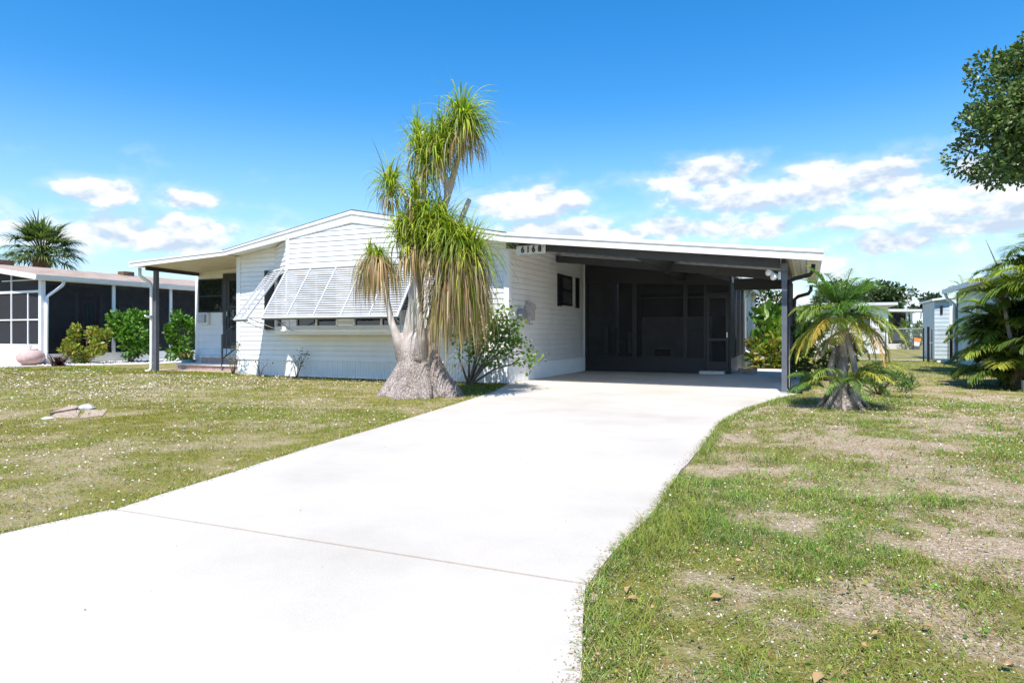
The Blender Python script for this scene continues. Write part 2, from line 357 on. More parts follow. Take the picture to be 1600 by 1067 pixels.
# ---------------------------------------------------------------- value noise shared by lawn soil and blades
NZ = rng.random((256, 256))
def vnoise(x, y, s, o=0.0):
    x = np.asarray(x) * s + o; y = np.asarray(y) * s + o * 1.7
    xi = np.floor(x).astype(int); yi = np.floor(y).astype(int); fx = x - xi; fy = y - yi
    fx = fx * fx * (3 - 2 * fx); fy = fy * fy * (3 - 2 * fy)
    g = lambda a, b: NZ[a & 255, b & 255]
    return (g(xi, yi) * (1 - fx) + g(xi + 1, yi) * fx) * (1 - fy) + (g(xi, yi + 1) * (1 - fx) + g(xi + 1, yi + 1) * fx) * fy
def fbm(x, y, s, o=0.0):
    return (vnoise(x, y, s, o) * 0.5 + vnoise(x, y, s * 2.1, o + 17) * 0.27 + vnoise(x, y, s * 4.3, o + 31) * 0.15 + vnoise(x, y, s * 9.1, o + 57) * 0.08)
DRV_L = [(-3.95, -6), (-3.82, 2.09), (-3.73, 2.68), (-3.91, 3.62), (-4.16, 4.97), (-4.46, 6.98), (-4.78, 8.89), (-5.15, 10.91), (-5.58, 12.3), (-5.66, 12.6), (-5.66, 40)]
DRV_R = [(-0.55, -6), (-0.63, 1.92), (-0.83, 2.57), (-0.85, 3.11), (-0.83, 3.72), (-0.87, 4.97), (-0.95, 8.2), (-0.80, 9.72), (-0.36, 11.72), (-0.18, 12.3), (-0.18, 40)]
def edge(tab, y): return np.interp(y, [p[1] for p in tab], [p[0] for p in tab])
def bareness(x, y):
    """0 = green turf, 1 = dry thatch and sand"""
    b = np.clip((fbm(x, y, 0.6, 3.1) - 0.48) * 1.6 + (fbm(x, y, 2.0, 8.3) - 0.49) * 3.2 + (fbm(x, y, 5.5, 19.3) - 0.49) * 3.0 + 0.27, 0, 1)
    right = np.asarray(x) > -1.2
    e = np.clip(1 - (np.asarray(x) - edge(DRV_R, y)) / 0.35, 0, 1) * (vnoise(x, y, 1.1, 9) > 0.42)
    b = np.where(right, b - e * 0.9, np.clip(b * 0.55 + 0.06, 0, 0.65))
    far = np.clip((np.asarray(y) - 12) / 10, 0, 1)
    return np.clip(b * (1 - 0.6 * far), 0, 1)

# ================================================================ SETTING
# lawn: one sheet to the horizon; the near part is finely divided so that it can carry worn patches
xs = np.concatenate([[-600, -150, -60], np.arange(-30, 16.01, 0.12), [30, 80, 200, 600]])
ys = np.concatenate([[-300, -60, -15], np.arange(-3, 36.01, 0.12), [45, 70, 120, 250, 900]])
GX, GY = np.meshgrid(xs, ys)
GZ = np.where((GX > -30) & (GX < 16) & (GY < 36), (fbm(GX, GY, 1.3, 5) - 0.5) * 0.03, 0)
near_drive = (GX > edge(DRV_L, GY) - 0.3) & (GX < edge(DRV_R, GY) + 0.3)
GZ = np.where(near_drive, np.clip(GZ, -0.004, 0.004), GZ)
nx, ny = len(xs), len(ys)
idx = np.arange(nx * ny).reshape(ny, nx)
F = np.stack([idx[:-1, :-1], idx[:-1, 1:], idx[1:, 1:], idx[1:, :-1]], -1).reshape(-1, 4)
bc = bareness(GX.ravel(), GY.ravel())
gcol = np.stack([bc, bc, bc], 1)
lawn = fast('lawn', np.stack([GX.ravel(), GY.ravel(), GZ.ravel()], 1), F, M['ground'], None, gcol, True)
tag(lawn, kind='structure')

def outline(y0, y1, step=0.35):
    ys_ = np.linspace(y0, y1, max(2, int((y1 - y0) / step) + 1))
    jl = [(float(edge(DRV_L, y)) + (random.uniform(-.012, .012)), float(y)) for y in ys_]
    jr = [(float(edge(DRV_R, y)) + (random.uniform(-.012, .012)), float(y)) for y in ys_]
    return jl, jr
drive = thing('driveway', None, None, (-2.4, 6, 0), kind='structure')
for (a, b_, skew, key) in ((-6, 2.637, 0, 'concrete'), (2.655, 6.899, 0, 'concrete'), (6.91, 12.33, 0, 'concrete'), (12.345, 21.0, 0, 'concrete2')):
    jl, jr = outline(a, b_)
    pts = [(x, y, -0.08) for x, y in jr] + [(x, y, -0.08) for x, y in reversed(jl)]
    o = MB().prism(pts, (0, 0, 0.098)).build('concrete_slab', M[key], drive)
for yj, zj in ((2.646, .010), (6.905, .012), (12.3375, .012)): MB().box(float(edge(DRV_L, yj)) + .02, float(edge(DRV_R, yj)) - .02, yj - .0085, yj + .0085, -0.08, zj).build('joint_filler', M['paver'], drive)

# ================================================================ THE WHITE HOUSE
YF, YW, YB, XC = 12.1, 12.6, 17.74, -5.67
ROOF_T = [(-16.43, 2.95), (-13.02, 3.08), (-9.23, 3.77), (-5.54, 3.05), (0.23, 2.43)]
ROOF_B = [(-16.43, 2.79), (-13.02, 2.95), (-9.23, 3.50), (-5.54, 2.87), (0.23, 2.24)]
def prof(tab, x): return float(np.interp(x, [p[0] for p in tab], [p[1] for p in tab]))
house = thing('mobile_home', 'white single-storey house with clapboard siding, louvred awning shutters and an attached carport', 'house', (-9, 13, 0))

def siding(parent, p0, p1, z0, ztop, pitch=0.1135, key='white', depth=0.012, cuts=()):
    """overlapping boards from p0 to p1 (plan), outward normal to the right of p0->p1; ztop(x) = roof underside"""
    a, b = Vector((p0[0], p0[1])), Vector((p1[0], p1[1])); t = (b - a).normalized(); n = Vector((t.y, -t.x)); Lw = (b - a).length
    ss = np.linspace(0, Lw, 161); top = np.array([ztop(a.x + t.x * s, a.y + t.y * s) for s in ss])
    z = z0; out = []
    while True:
        zt = z + pitch
        def span(zz):
            ok = np.where(top >= zz)[0]
            return (ss[ok[0]], ss[ok[-1]]) if len(ok) else None
        sb = span(z + 0.01)
        if sb is None or sb[1] - sb[0] < 0.05: break
        st = span(zt) or ((sb[0] + sb[1]) / 2 - .01, (sb[0] + sb[1]) / 2 + .01)
        zt2 = zt - 0.006
        def pt(s, o, zz): q = a + t * s + n * o; return (q.x, q.y, zz)
        jit = random.uniform(-0.0015, 0.0015)
        v = [pt(sb[0], depth + jit, z), pt(sb[1], depth + jit, z), pt(st[1], 0.001, zt2), pt(st[0], 0.001, zt2), pt(sb[0], 0, z + .004), pt(sb[1], 0, z + .004),
             pt(sb[0], depth + jit, z + 0.006), pt(sb[1], depth + jit, z + 0.006)]
        me = D.meshes.new('siding_board')
        me.from_pydata(v, [], [(0, 1, 7, 6), (6, 7, 2, 3), (1, 0, 4, 5), (0, 6, 3, 4), (1, 5, 2, 7)])
        o = link('siding_board', me, M[key], parent); out.append(o); z = zt
    return out

HBACK = 27.0
# front wall core, left of / behind the bay
core = [(-13.12, 0.03), (XC, 0.03)] + [(x, prof(ROOF_B, x) + 0.06) for x in (XC, -9.23, -13.02)] + [(-13.12, prof(ROOF_B, -13.12) + 0.06)]
fw = MB().prism([(x, YW + 0.012, z) for x, z in core], (0, 0.12, 0)).build('front_wall', M['white'], house)
siding(fw, (-13.06, YW), (XC - 0.06, YW), 0.42, lambda x, y: prof(ROOF_B, x) + 0.05)
MB().box(-13.15, -13.03, YW - 0.03, YW + 0.1, 0.42, 2.98).build('corner_trim', M['trim'], fw)
MB().box(XC - 0.09, XC + 0.03, YW - 0.03, YW + 0.11, 0.42, 3.0).build('corner_trim', M['trim'], fw)
# carport side wall
cw = MB().box(XC - 0.11, XC - 0.012, YW + 0.135, 26.8, 0.03, 2.95).build('carport_wall', M['white'], house)
siding(cw, (XC, YW + 0.11), (XC, YB - 0.06), 0.42, lambda x, y: 3.02, pitch=0.122)
MB().box(XC - 0.02, XC + 0.03, YB - 0.06, YB - 0.003, 0.03, 3.0).build('corner_trim', M['trim'], cw)
def skirt(a, b, z0, z1, pitch=0.072):
    a, b = Vector((*a, 0)), Vector((*b, 0)); t = (b - a).normalized(); n = Vector((t.y, -t.x, 0)); Lw = (b - a).length; k = int(Lw / pitch)
    ln = []
    for i in range(k):
        s = Lw * i / k; w = Lw / k
        for f_, o_ in ((0, 0.004), (0.6, 0.004), (0.68, 0.016), (0.92, 0.016)): ln.append(a + t * (s + w * f_) + n * o_)
    ln.append(b + n * 0.004); mb = MB(); c = len(ln)
    mb.v = [(p.x, p.y, z0) for p in ln] + [(p.x, p.y, z1) for p in ln]
    mb.f = [(i, i + 1, c + i + 1, c + i) for i in range(c - 1)]
    return mb
skirt((-13.13, YW - .004), (XC, YW - .004), 0.02, 0.41).build('skirting', M['white'], house)
skirt((XC + .004, YW), (XC + .004, YB - .03), 0.02, 0.41).build('skirting', M['white'], house)
MB().box(-13.14, XC + 0.01, YW - 0.034, YW - 0.002, 0.405, 0.425).box(XC + 0.002, XC + 0.034, YW, YB - .06, 0.405, 0.425).build('skirting_rail', M['trim'], house)
# rear and left walls (close the house off)
MB().box(-13.12, XC - .01, HBACK - 0.1, HBACK, 0.0, 2.95).box(-13.12, -13.0, YW + .14, HBACK - .11, 0, 2.9).build('rear_wall', M['white'], house)
MB().box(-13.0, XC - 0.11, YW + 0.14, HBACK - .11, 0.55, 0.6).build('house_floor', M['inside'], house)

# bay
BL, BR = -11.05, -7.46
BLw, BRw = -11.91, -6.62
ZB = 1.02
bay = MB().prism([(BLw, YW - .02, ZB), (BL, YF, ZB), (BR, YF, ZB), (BRw, YW - .02, ZB)], (0, 0, 0.12)).build('bay_window', M['trim'], house)
rt = lambda x, y: prof(ROOF_B, x) + 0.04
siding(bay, (BL + .03, YF), (BR - .03, YF), 2.56, rt)
MB().prism([(BL, YF + .02, 2.53), (BR, YF + .02, 2.53), (BR, YF + .02, rt(BR, 0)), (-9.23, YF + .02, 3.52), (BL, YF + .02, rt(BL, 0))], (0, 0.06, 0)).build('gable_panel', M['white'], bay)
siding(bay, (BLw + .02, YW - .02), (BL - .02, YF + .01), 2.53, rt)
siding(bay, (BR + .02, YF + .01), (BRw - .02, YW - .02), 2.53, rt)
for (a, b) in (((BLw, YW - .02), (BL, YF)), ((BR, YF), (BRw, YW - .02))):
    a, b = Vector((*a, 0)), Vector((*b, 0)); n = Vector(((b - a).y, -(b - a).x, 0)).normalized(); t = (b - a).normalized()
    pr_ = [a, b, b - n * 0.05, a - n * 0.05]
    MB().prism([p + Vector((0, 0, 2.5)) - n * .01 for p in pr_], (0, 0, 0.5)).build('side_panel', M['white'], bay)
    L_ = (b - a).length
    fr = MB()
    for s0, s1, z0, z1 in ((0, L_, 1.14, 1.22), (0, L_, 2.46, 2.54), (0, .13, 1.22, 2.46), (L_ - .13, L_, 1.22, 2.46), (.13, L_ - .13, 1.82, 1.86)):
        p, q = a + t * s0, a + t * s1
        fr.prism([p + Vector((0, 0, z0)), q + Vector((0, 0, z0)), q + Vector((0, 0, z0)) - n * .05, p + Vector((0, 0, z0)) - n * .05], (0, 0, z1 - z0))
    fr.build('window_frame', M['trim'], bay)
    p, q = a + t * .1 - n * .035, a + t * (L_ - .1) - n * .035
    MB().prism([p + Vector((0, 0, 1.2)), q + Vector((0, 0, 1.2)), q + Vector((0, 0, 1.2)) - n * .01, p + Vector((0, 0, 1.2)) - n * .01], (0, 0, 1.28)).build('pane', M['glass'], bay)
wins = ((-10.84, -9.62), (-9.2, -7.72))
fr = MB().box(BL, BR, YF, YF + .06, 1.14, 1.2).box(BL, BR, YF, YF + .06, 2.44, 2.53)
edges_ = [BL] + [e for w in wins for e in w] + [BR]
for i in range(0, 6, 2): fr.box(edges_[i], edges_[i + 1], YF + .003, YF + .06, 1.2, 2.44)
fr.build('window_frame', M['trim'], bay)
for w0, w1 in wins:
    f2 = MB().box(w0, w1, YF - .016, YF + .03, 1.19, 1.23).box(w0, w1, YF - .016, YF + .03, 2.40, 2.43).box(w0, w0 + .045, YF - .016, YF + .03, 1.23, 2.40).box(w1 - .045, w1, YF - .016, YF + .03, 1.23, 2.40)
    f2.box((w0 + w1) / 2 - .02, (w0 + w1) / 2 + .02, YF - .01, YF + .03, 1.23, 2.40).build('sash', M['trim'], bay)
    MB().box(w0 + .03, w1 - .03, YF + .034, YF + .042, 1.2, 2.42).build('pane', M['glass'], bay)
MB().prism([(BLw - .03, YW - .02, 1.10), (BL - .03, YF - .05, 1.10), (BR + .03, YF - .05, 1.10), (BRw + .03, YW - .02, 1.10)], (0, 0, 0.035)).build('sill', M['trim'], bay)
MB().box(BL - .045, BL + .045, YF - .03, YF + .02, 1.145, rt(BL, 0) - .03).build('corner_trim', M['trim'], bay)
MB().box(BR - .045, BR + .045, YF - .03, YF + .02, 1.145, rt(BR, 0) - .03).build('corner_trim', M['trim'], bay)
MB().box(-12.22, -11.93, YW - .045, YW - .018, 1.14, 2.59).build('decorative_shutter', M['black'], house)

# louvred awning shutters, hinged at the top and propped out
def awning(a, b, out, zh, zl, nsec, nsl):
    """hinge line a->b at height zh, lower edge pushed out by vector out at height zl"""
    a, b, o_ = Vector((*a, zh)), Vector((*b, zh)), Vector((*out, zl - zh)); t = (b - a).normalized(); dn = o_.normalized(); n = t.cross(dn)
    if n.y > 0: n = -n
    fr = MB(); W_ = 0.055
    fr.bar(a - t * 0.0, b, 0.05, 0.035, n); fr.bar(a + o_, b + o_, 0.05, 0.035, n)
    for k in range(nsec + 1):
        p = a + (b - a) * (k / nsec); q = t * (W_ / 2 if k == 0 else -W_ / 2 if k == nsec else 0)
        fr.bar(p + q + dn * .026 + n * .004, p + q + o_ - dn * .026 + n * .004, W_ if k in (0, nsec) else .038, 0.03, n)
    sh = fr.build('awning_shutter', M['shutter'], house)
    Ls = o_.length
    for k in range(nsl):
        s = 0.04 + (Ls - 0.08) * (k + 0.5) / nsl
        c0, c1 = a + dn * s + t * .03, b + dn * s - t * .03
        wn_ = Vector((out[0], out[1], 0)).normalized()
        bl = wn_ * 0.80 + Vector((0, 0, -0.60))          # blade tilt
        w = (Ls - .08) / nsl * 0.86
        MB().prism([c0 - bl * w / 2 + n * .0, c0 + bl * w / 2, c0 + bl * w / 2 + n * -.002, c0 - bl * w / 2 + n * -.002], c1 - c0).build('slat', M['shutter'], sh)
    MB().bar(a + o_ - n * .03 + Vector((0, 0, -.018)), b + o_ - n * .03 + Vector((0, 0, -.018)), 0.02, 0.035).build('bottom_rail', M['post'], sh)
    wn = Vector((out[0], out[1], 0))
    for s in (0.06, 0.94):
        p = a + (b - a) * s
        MB().bar(Vector((p.x, p.y, 1.10)) + wn.normalized() * .03, p + o_ - n * .04 - dn * .05, .022, .016).build('support_arm', M['alu'], sh)
    return sh
awning((BL, YF - .04), (BR, YF - .04), (0, -0.80), 2.54, 1.40, 5, 21)
awning((-12.03, 12.53), (-11.22, 12.13), (-.46 * .83, -.89 * .83), 2.55, 1.38, 2, 21)
awning((-7.29, 12.13), (-6.48, 12.53), (.46 * .83, -.89 * .83), 2.55, 1.38, 2, 21)

# roof: main gable, porch wing, carport wing
def roof_slab(x0, x1, y0, y1, dz0=0.0, th=0.05):
    xs_ = sorted({x0, x1} | {p[0] for p in ROOF_T if x0 < p[0] < x1})
    pts = [(x, y0, prof(ROOF_T, x) + dz0) for x in xs_] + [(x, y0, prof(ROOF_T, x) + dz0 - th) for x in reversed(xs_)]
    return MB().prism(pts, (0, y1 - y0, 0))
roof_slab(-13.1, -5.5, YF - .02, HBACK + .3, 0.022, .03).build('shingle_roof', M['shingle'], house)
roof_slab(-16.43, -13.11, YF + .005, 19.0, 0.0, .03).build('porch_roof', M['trim'], house)
def under(x0, x1, y0, y1, dz):
    xs_ = sorted({x0, x1} | {p[0] for p in ROOF_B if x0 < p[0] < x1})
    pts = [(x, y0, prof(ROOF_B, x) + dz) for x in xs_] + [(x, y0, prof(ROOF_B, x) + dz + .02) for x in reversed(xs_)]
    return MB().prism(pts, (0, y1 - y0, 0))
under(-16.40, -13.16, YF + .05, 18.95, 0.035).build('soffit', M['soffit'], house)
under(-13.14, BL - .03, YF + .05, YW + .02, 0.06).build('soffit', M['trim'], house)
under(BR + .03, XC, YF + .05, YW + .02, 0.06).build('soffit', M['trim'], house)
def fascia(x0, x1, lo, hi, y, th):       # board between fraction lo..hi of the eave depth
    xs_ = sorted({x0, x1} | {p[0] for p in ROOF_T if x0 < p[0] < x1})
    f_ = lambda x, q: prof(ROOF_B, x) + (prof(ROOF_T, x) - prof(ROOF_B, x)) * q
    return MB().prism([(x, y, f_(x, lo)) for x in xs_] + [(x, y, f_(x, hi)) for x in reversed(xs_)], (0, th, 0))
for x0, x1 in ((-16.43, -13.02), (-13.018, -9.232), (-9.228, -5.54), (-5.538, 0.23)):
    car = x0 > -6
    fascia(x0, x1, 0.0, 0.52, YF - .03, .05).build('fascia_board', M['trim'], house)
    fascia(x0, x1, 0.52 if not car else 0.56, 0.74, YF - .012, .035).build('fascia_board', M['trim'], house)
    fascia(x0, x1, 0.70, 0.97, YF - .045, .06).build('drip_edge', M['trim'], house)
# carport roof: white pan panels, with a gutter along its outer edge
CEIL = lambda x: prof(ROOF_B, x) + 0.135
mb = MB()
pts = []
npan = 24
for i in range(npan):
    x0 = XC + 0.02 + (0.19 - XC) * i / npan; w = (0.19 - XC) / npan
    for f_, dz in ((0, 0), (.08, .02), (.5, .02), (.58, 0)): pts.append((x0 + w * f_, dz))
ln = [(x, CEIL(x) + dz) for x, dz in pts]
mb.prism([(x, YF + .055, z) for x, z in ln] + [(ln[-1][0], YF + .055, CEIL(ln[-1][0]) + .06), (ln[0][0], YF + .055, CEIL(ln[0][0]) + .06)], (0, 17.98 - YF, 0))
mb.build('carport_roof', M['trim'], house)
g = MB().prism([(-.02, YF + .06, CEIL(0) - .012), (-.02, YF + .06, CEIL(0) - .115), (.16, YF + .06, CEIL(0) - .115), (.228, YF + .06, CEIL(0) - .03), (.228, YF + .06, CEIL(0) + .06), (.20, YF + .06, CEIL(0) + .06), (.20, YF + .06, CEIL(0) - .012)], (0, 17.98 - YF, 0)).build('gutter', M['trim'], house)
# beams
def xbeam(x0, x1, y, h, drop, h1=None, th=0.07, key='char'):
    zt0, zt1 = CEIL(x0) - drop, CEIL(x1) - drop
    return MB().prism([(x0, y, zt0), (x1, y, zt1), (x1, y, zt1 - (h1 or h)), (x0, y, zt0 - h)], (0, th, 0)).build('beam', M[key], house)
xbeam(XC + .035, -.44, 12.42, 0.225, 0.012, .262)
xbeam(XC + .035, -.44, 15.39, 0.16, 0.07, .20)
MB().prism([(-3.02, 12.5, CEIL(-3.02) - .02), (-2.86, 12.5, CEIL(-2.86) - .02), (-2.90, 12.5, 2.46), (-2.98, 12.5, 2.46)], (0, 2.88, 0)).build('beam', M['char'], house)
MB().prism([(-3.10, 15.47, CEIL(-3.02) - .02), (-2.86, 15.47, CEIL(-2.86) - .02), (-2.94, 15.47, 2.42), (-3.02, 15.47, 2.42)], (0, 2.2, 0)).build('beam', M['char'], house)
MB().box(-1.72, -.36, YB - .02, YB + .06, 2.14, CEIL(-.36) - .01).build('beam', M['black'], house)
MB().box(-.43, -.355, 12.5, YB - .03, 2.27, CEIL(-.35) - .005).build('beam', M['char'], house)
for (x, y) in ((-.38, 12.55), (-.385, 15.3), (-.385, 17.7)):
    MB().box(x - .045, x + .045, y - .045, y + .045, 0.02, 2.27).build('post', M['post'], house)
MB().box(-.36, -.335, 12.60, 12.63, 0.03, 2.3).build('post_conduit', M['post'], house)
MB().box(-.43, -.33, 12.44, 12.50, 2.13, 2.26).build('post_bracket', M['post'], house)
MB().box(-.45, -.31, 12.48, 12.62, 0.022, 0.04).build('post_base', M['alu'], house)
def pipe(pts, r, key, name='downspout', n=6): return MB().tube(pts, r, n).build(name, M[key], house, True)
pipe([(.08, 12.62, 2.24), (.07, 12.62, 2.12), (.02, 12.62, 2.06), (-.22, 12.62, 2.0), (-.30, 12.62, 1.96), (-.315, 12.63, 1.86), (-.315, 12.65, 0.12), (-.28, 12.55, 0.06), (-.1, 12.45, 0.05)], .036, 'black')
pipe([(.06, 17.5, 2.2), (.055, 17.5, 2.08), (0.0, 17.5, 2.0), (-.22, 17.5, 1.94), (-.30, 17.5, 1.87), (-.31, 17.5, 1.7), (-.31, 17.5, 0.1)], .042, 'black')

# screen room at the back of the carport
XR = -1.79
sw = MB().box(XC + .03, XR - .6, YB, YB + .03, 0.03, 0.40).build('kick_panel', M['dark'], house)
fr = MB()
for x0, x1 in ((XC + .03, XC + .10), (-4.32, -4.20), (-2.98, -2.87), (-2.46, -2.39), (XR - .05, XR)): fr.box(x0, x1, YB - .025, YB + .04, 0.40 if x1 < XR - .55 else .03, 2.46 if x1 < XR - .7 else 2.33)
fr.box(XC + .03, XR - .56, YB - .02, YB + .035, 0.385, 0.43)
fr.box(-4.20, -2.98, YB - .012, YB + .025, 1.975, 2.0).box(-2.87, -2.46, YB - .012, YB + .025, 1.975, 2.0).box(-2.39, XR - .05, YB - .015, YB + .03, 2.03, 2.09)
fr.build('screen_frame', M['dark'], house)
hx = [XC + .03, XR]
MB().prism([(hx[0], YB - .03, 2.44), (hx[1], YB - .03, 2.27), (hx[1], YB - .03, 2.37), (-2.95, YB - .03, CEIL(-2.95) - .04), (hx[0], YB - .03, CEIL(hx[0]) - .005)], (0, .08, 0)).build('header', M['dark'], house)
for x0, x1 in ((XC + .1, -4.32), (-4.20, -2.98), (-2.87, -2.46)):
    MB().box(x0, x1, YB + .004, YB + .006, 0.43, 2.45).build('screen_panel', M['screen'], house)
MB().box(-2.39, XR - .05, YB + .004, YB + .006, 2.09, 2.30).build('screen_panel', M['screen'], house)
dr = MB().box(-2.38, -2.32, YB - .035, YB, 0.04, 2.02).box(XR - .12, XR - .06, YB - .035, YB, 0.04, 2.02).box(-2.32, XR - .12, YB - .035, YB, 1.95, 2.02).box(-2.32, XR - .12, YB - .035, YB, 0.04, 0.33).box(-2.32, XR - .12, YB - .034, YB, 0.86, 0.93).build('screen_door', M['black'], house)
MB().box(-2.32, XR - .12, YB - .018, YB - .016, 0.33, 1.95).build('screen_panel', M['screen'], dr)
MB().box(XR - .105, XR - .075, YB - .075, YB - .036, 0.95, 1.08).build('handle', M['alu'], dr)
# right-hand side of the screen room
MB().box(XR - .03, XR, YB + .05, 21.3, 0.03, 0.42).build('kick_panel', M['post'], house)
fr = MB()
for y in (YB + .05, 19.0, 20.2, 21.25): fr.box(XR - .04, XR + .012, y, y + .06, 0.42, 2.4)
fr.box(XR - .04, XR + .01, YB + .05, 21.3, 2.36, 2.5); fr.build('screen_frame', M['char'], house)
MB().box(XR - .016, XR - .014, YB + .1, 21.25, 0.42, 2.4).build('screen_panel', M['screen'], house)
# inside the screen room
MB().box(XC + .02, XR - .05, 21.3, 21.4, 0.0, 3.0).build('interior_wall', M['inside'], house)
MB().box(-4.4, -2.45, 19.2, 19.3, 0.03, 1.52).build('interior_panel', M['white'], house)
MB().box(-4.02, -3.58, 19.17, 19.198, 0.42, 0.6).build('vent', M['black'], house)
MB().box(-4.9, -2.2, 21.25, 21.298, 1.5, 2.3).build('interior_window', M['glass2'], house)
MB().prism([(XC + .02, 17.99, CEIL(XC)), (XR, 17.99, CEIL(XR)), (XR, 17.99, CEIL(XR) + .05), (XC + .02, 17.99, CEIL(XC) + .05)], (0, 3.4, 0)).build('screen_room_roof', M['trim'], house)
for i in range(6):
    x = XC + .35 + .17 * i; h = random.uniform(.25, .8)
    MB().box(x, x + random.uniform(.08, .15), 18.5, 18.8, .5, .5 + h).build('stored_box', M['inside'] if i % 2 else M['lightgrey'], house)
# white addition beyond the screen room
MB().box(-4.4, XR - .02, 21.42, HBACK, 0, 2.5).build('rear_addition', M['white'], house)
MB().prism([(XR - .3, 21.2, 2.60), (XR + .25, 21.2, 2.36), (XR + .25, 21.2, 2.48), (XR - .3, 21.2, 2.74)], (0, 6, 0)).build('gutter', M['trim'], house)
pipe([(XR + .2, 21.4, 2.38), (XR + .18, 21.4, 2.25), (XR + .06, 21.4, 2.1), (XR + .045, 21.4, 1.95), (XR + .045, 21.4, 0.6), (XR + .07, 21.38, 0.5), (XR + .6, 21.0, 0.32)], .045, 'alu')
# step block at the screen door and a low slab end
o = MB().box(-2.52, -1.92, 17.35, 17.66, 0.026, 0.10).build('door_step', M['cream']); tag(o, 'pale concrete step block in front of the dark screen door', 'step')
o = MB().box(-1.66, -1.2, 18.1, 18.3, 0.026, 0.15).build('concrete_block', M['paver']); tag(o, 'grey block lying beside the corner of the dark screen room', 'block')

# carport window with black shutters
def xwin(y0, y1, z0, z1, parent, x=XC + .016):
    f_ = MB().box(x, x + .035, y0, y0 + .05, z0, z1).box(x, x + .035, y1 - .05, y1, z0, z1).box(x, x + .035, y0 + .05, y1 - .05, z0, z0 + .05).box(x, x + .035, y0 + .05, y1 - .05, z1 - .05, z1).box(x, x + .03, y0 + .05, y1 - .05, (z0 + z1) / 2 - .025, (z0 + z1) / 2 + .025)
    w = f_.build('window', M['black'], parent)
    for a, b in ((z0 + .05, (z0 + z1) / 2 - .025), ((z0 + z1) / 2 + .025, z1 - .05)):
        MB().box(x + .002, x + .008, y0 + .05, y1 - .05, a, b).build('pane', M['glass2'], w)
    return w
xwin(15.80, 16.58, 1.76, 2.52, house)
MB().box(XC + .016, XC + .026, 16.58, 16.88, 1.74, 2.54).build('window_trim', M['trim'], house)
for y0 in (15.52, 16.90): MB().box(XC + .016, XC + .045, y0, y0 + .27, 1.73, 2.53).build('decorative_shutter', M['black'], house)

# side porch: wall with window and door, post, beam, downspout
YP = 14.3
pw = MB().box(-16.54, -13.13, YP + .012, YP + .12, 0.18, 3.1).build('porch_wall', M['white'], house)
siding(pw, (-16.48, YP), (-13.14, YP), 0.20, lambda x, y: prof(ROOF_B, x) + .04, pitch=.2, depth=.012)
MB().box(-16.57, -16.46, YP - .02, YP + .13, 0.18, 2.83).build('corner_trim', M['trim'], pw)
MB().box(-16.54, -16.42, YP + .13, 18.9, 0.1, 2.8).build('side_wall', M['white'], house)
w = MB().box(-16.43, -16.39, YP - .03, YP + .01, 1.66, 2.64).box(-15.50, -15.46, YP - .03, YP + .01, 1.66, 2.64).box(-16.39, -15.5, YP - .03, YP + .01, 2.6, 2.64).box(-16.39, -15.5, YP - .03, YP + .01, 1.66, 1.70).box(-16.39, -15.5, YP - .026, YP + .01, 2.12, 2.15).build('window', M['black'], house)
for a, b in ((1.70, 2.12), (2.15, 2.6)): MB().box(-16.39, -15.5, YP - .02, YP - .014, a, b).build('pane', M['glass'], w)
MB().box(-15.95, -15.49, YP - .024, YP - .014, 1.30, 1.655).build('filler_panel', M['trim'], w)
d_ = MB().box(-15.44, -15.30, YP - .04, YP + .01, 0.62, 2.77).box(-14.44, -14.32, YP - .04, YP + .01, 0.62, 2.77).box(-15.30, -14.44, YP - .04, YP + .01, 2.64, 2.77).box(-15.30, -15.20, YP - .03, YP + .005, .62, 2.64).box(-14.54, -14.44, YP - .03, YP + .005, .62, 2.64).box(-15.2, -14.54, YP - .03, YP + .005, .62, 1.15).box(-15.2, -14.54, YP - .03, YP + .005, 1.78, 1.84).box(-15.2, -14.54, YP - .03, YP + .005, 2.56, 2.64).build('door', M['char'], house)
MB().box(-15.2, -14.54, YP - .014, YP - .008, 1.15, 2.56).build('pane', M['glass'], d_)
MB().box(-15.27, -15.24, YP - .08, YP - .031, 1.55, 1.68).build('handle', M['alu'], d_)
px_, py_ = -16.1, 12.62
MB().box(px_ - .05, px_ + .05, py_ - .05, py_ + .05, 0, 2.74).build('post', M['post'], house)
MB().bar((-16.14, 12.35, 2.79), (-16.42, YP - .03, 2.79), .06, .11).build('beam', M['char'], house)
pipe([(-16.32, 12.3, 2.80), (-16.32, 12.3, 2.62), (-16.29, 12.35, 2.54), (-16.2, 12.5, 2.42), (-16.185, 12.54, 2.3), (-16.185, 12.54, 0.12), (-16.2, 12.5, 0.05), (-16.27, 12.42, 0.03)], .043, 'trim')
o = MB().box(-16.30, -16.14, 12.47, 12.56, 1.47, 1.53).tube([(-16.30, 12.5, 1.5), (-16.36, 12.47, 1.53)], .025, 6).build('hose_tap', M['alu']); tag(o, 'small metal hose tap strapped to the white downspout on the porch post', 'tap')
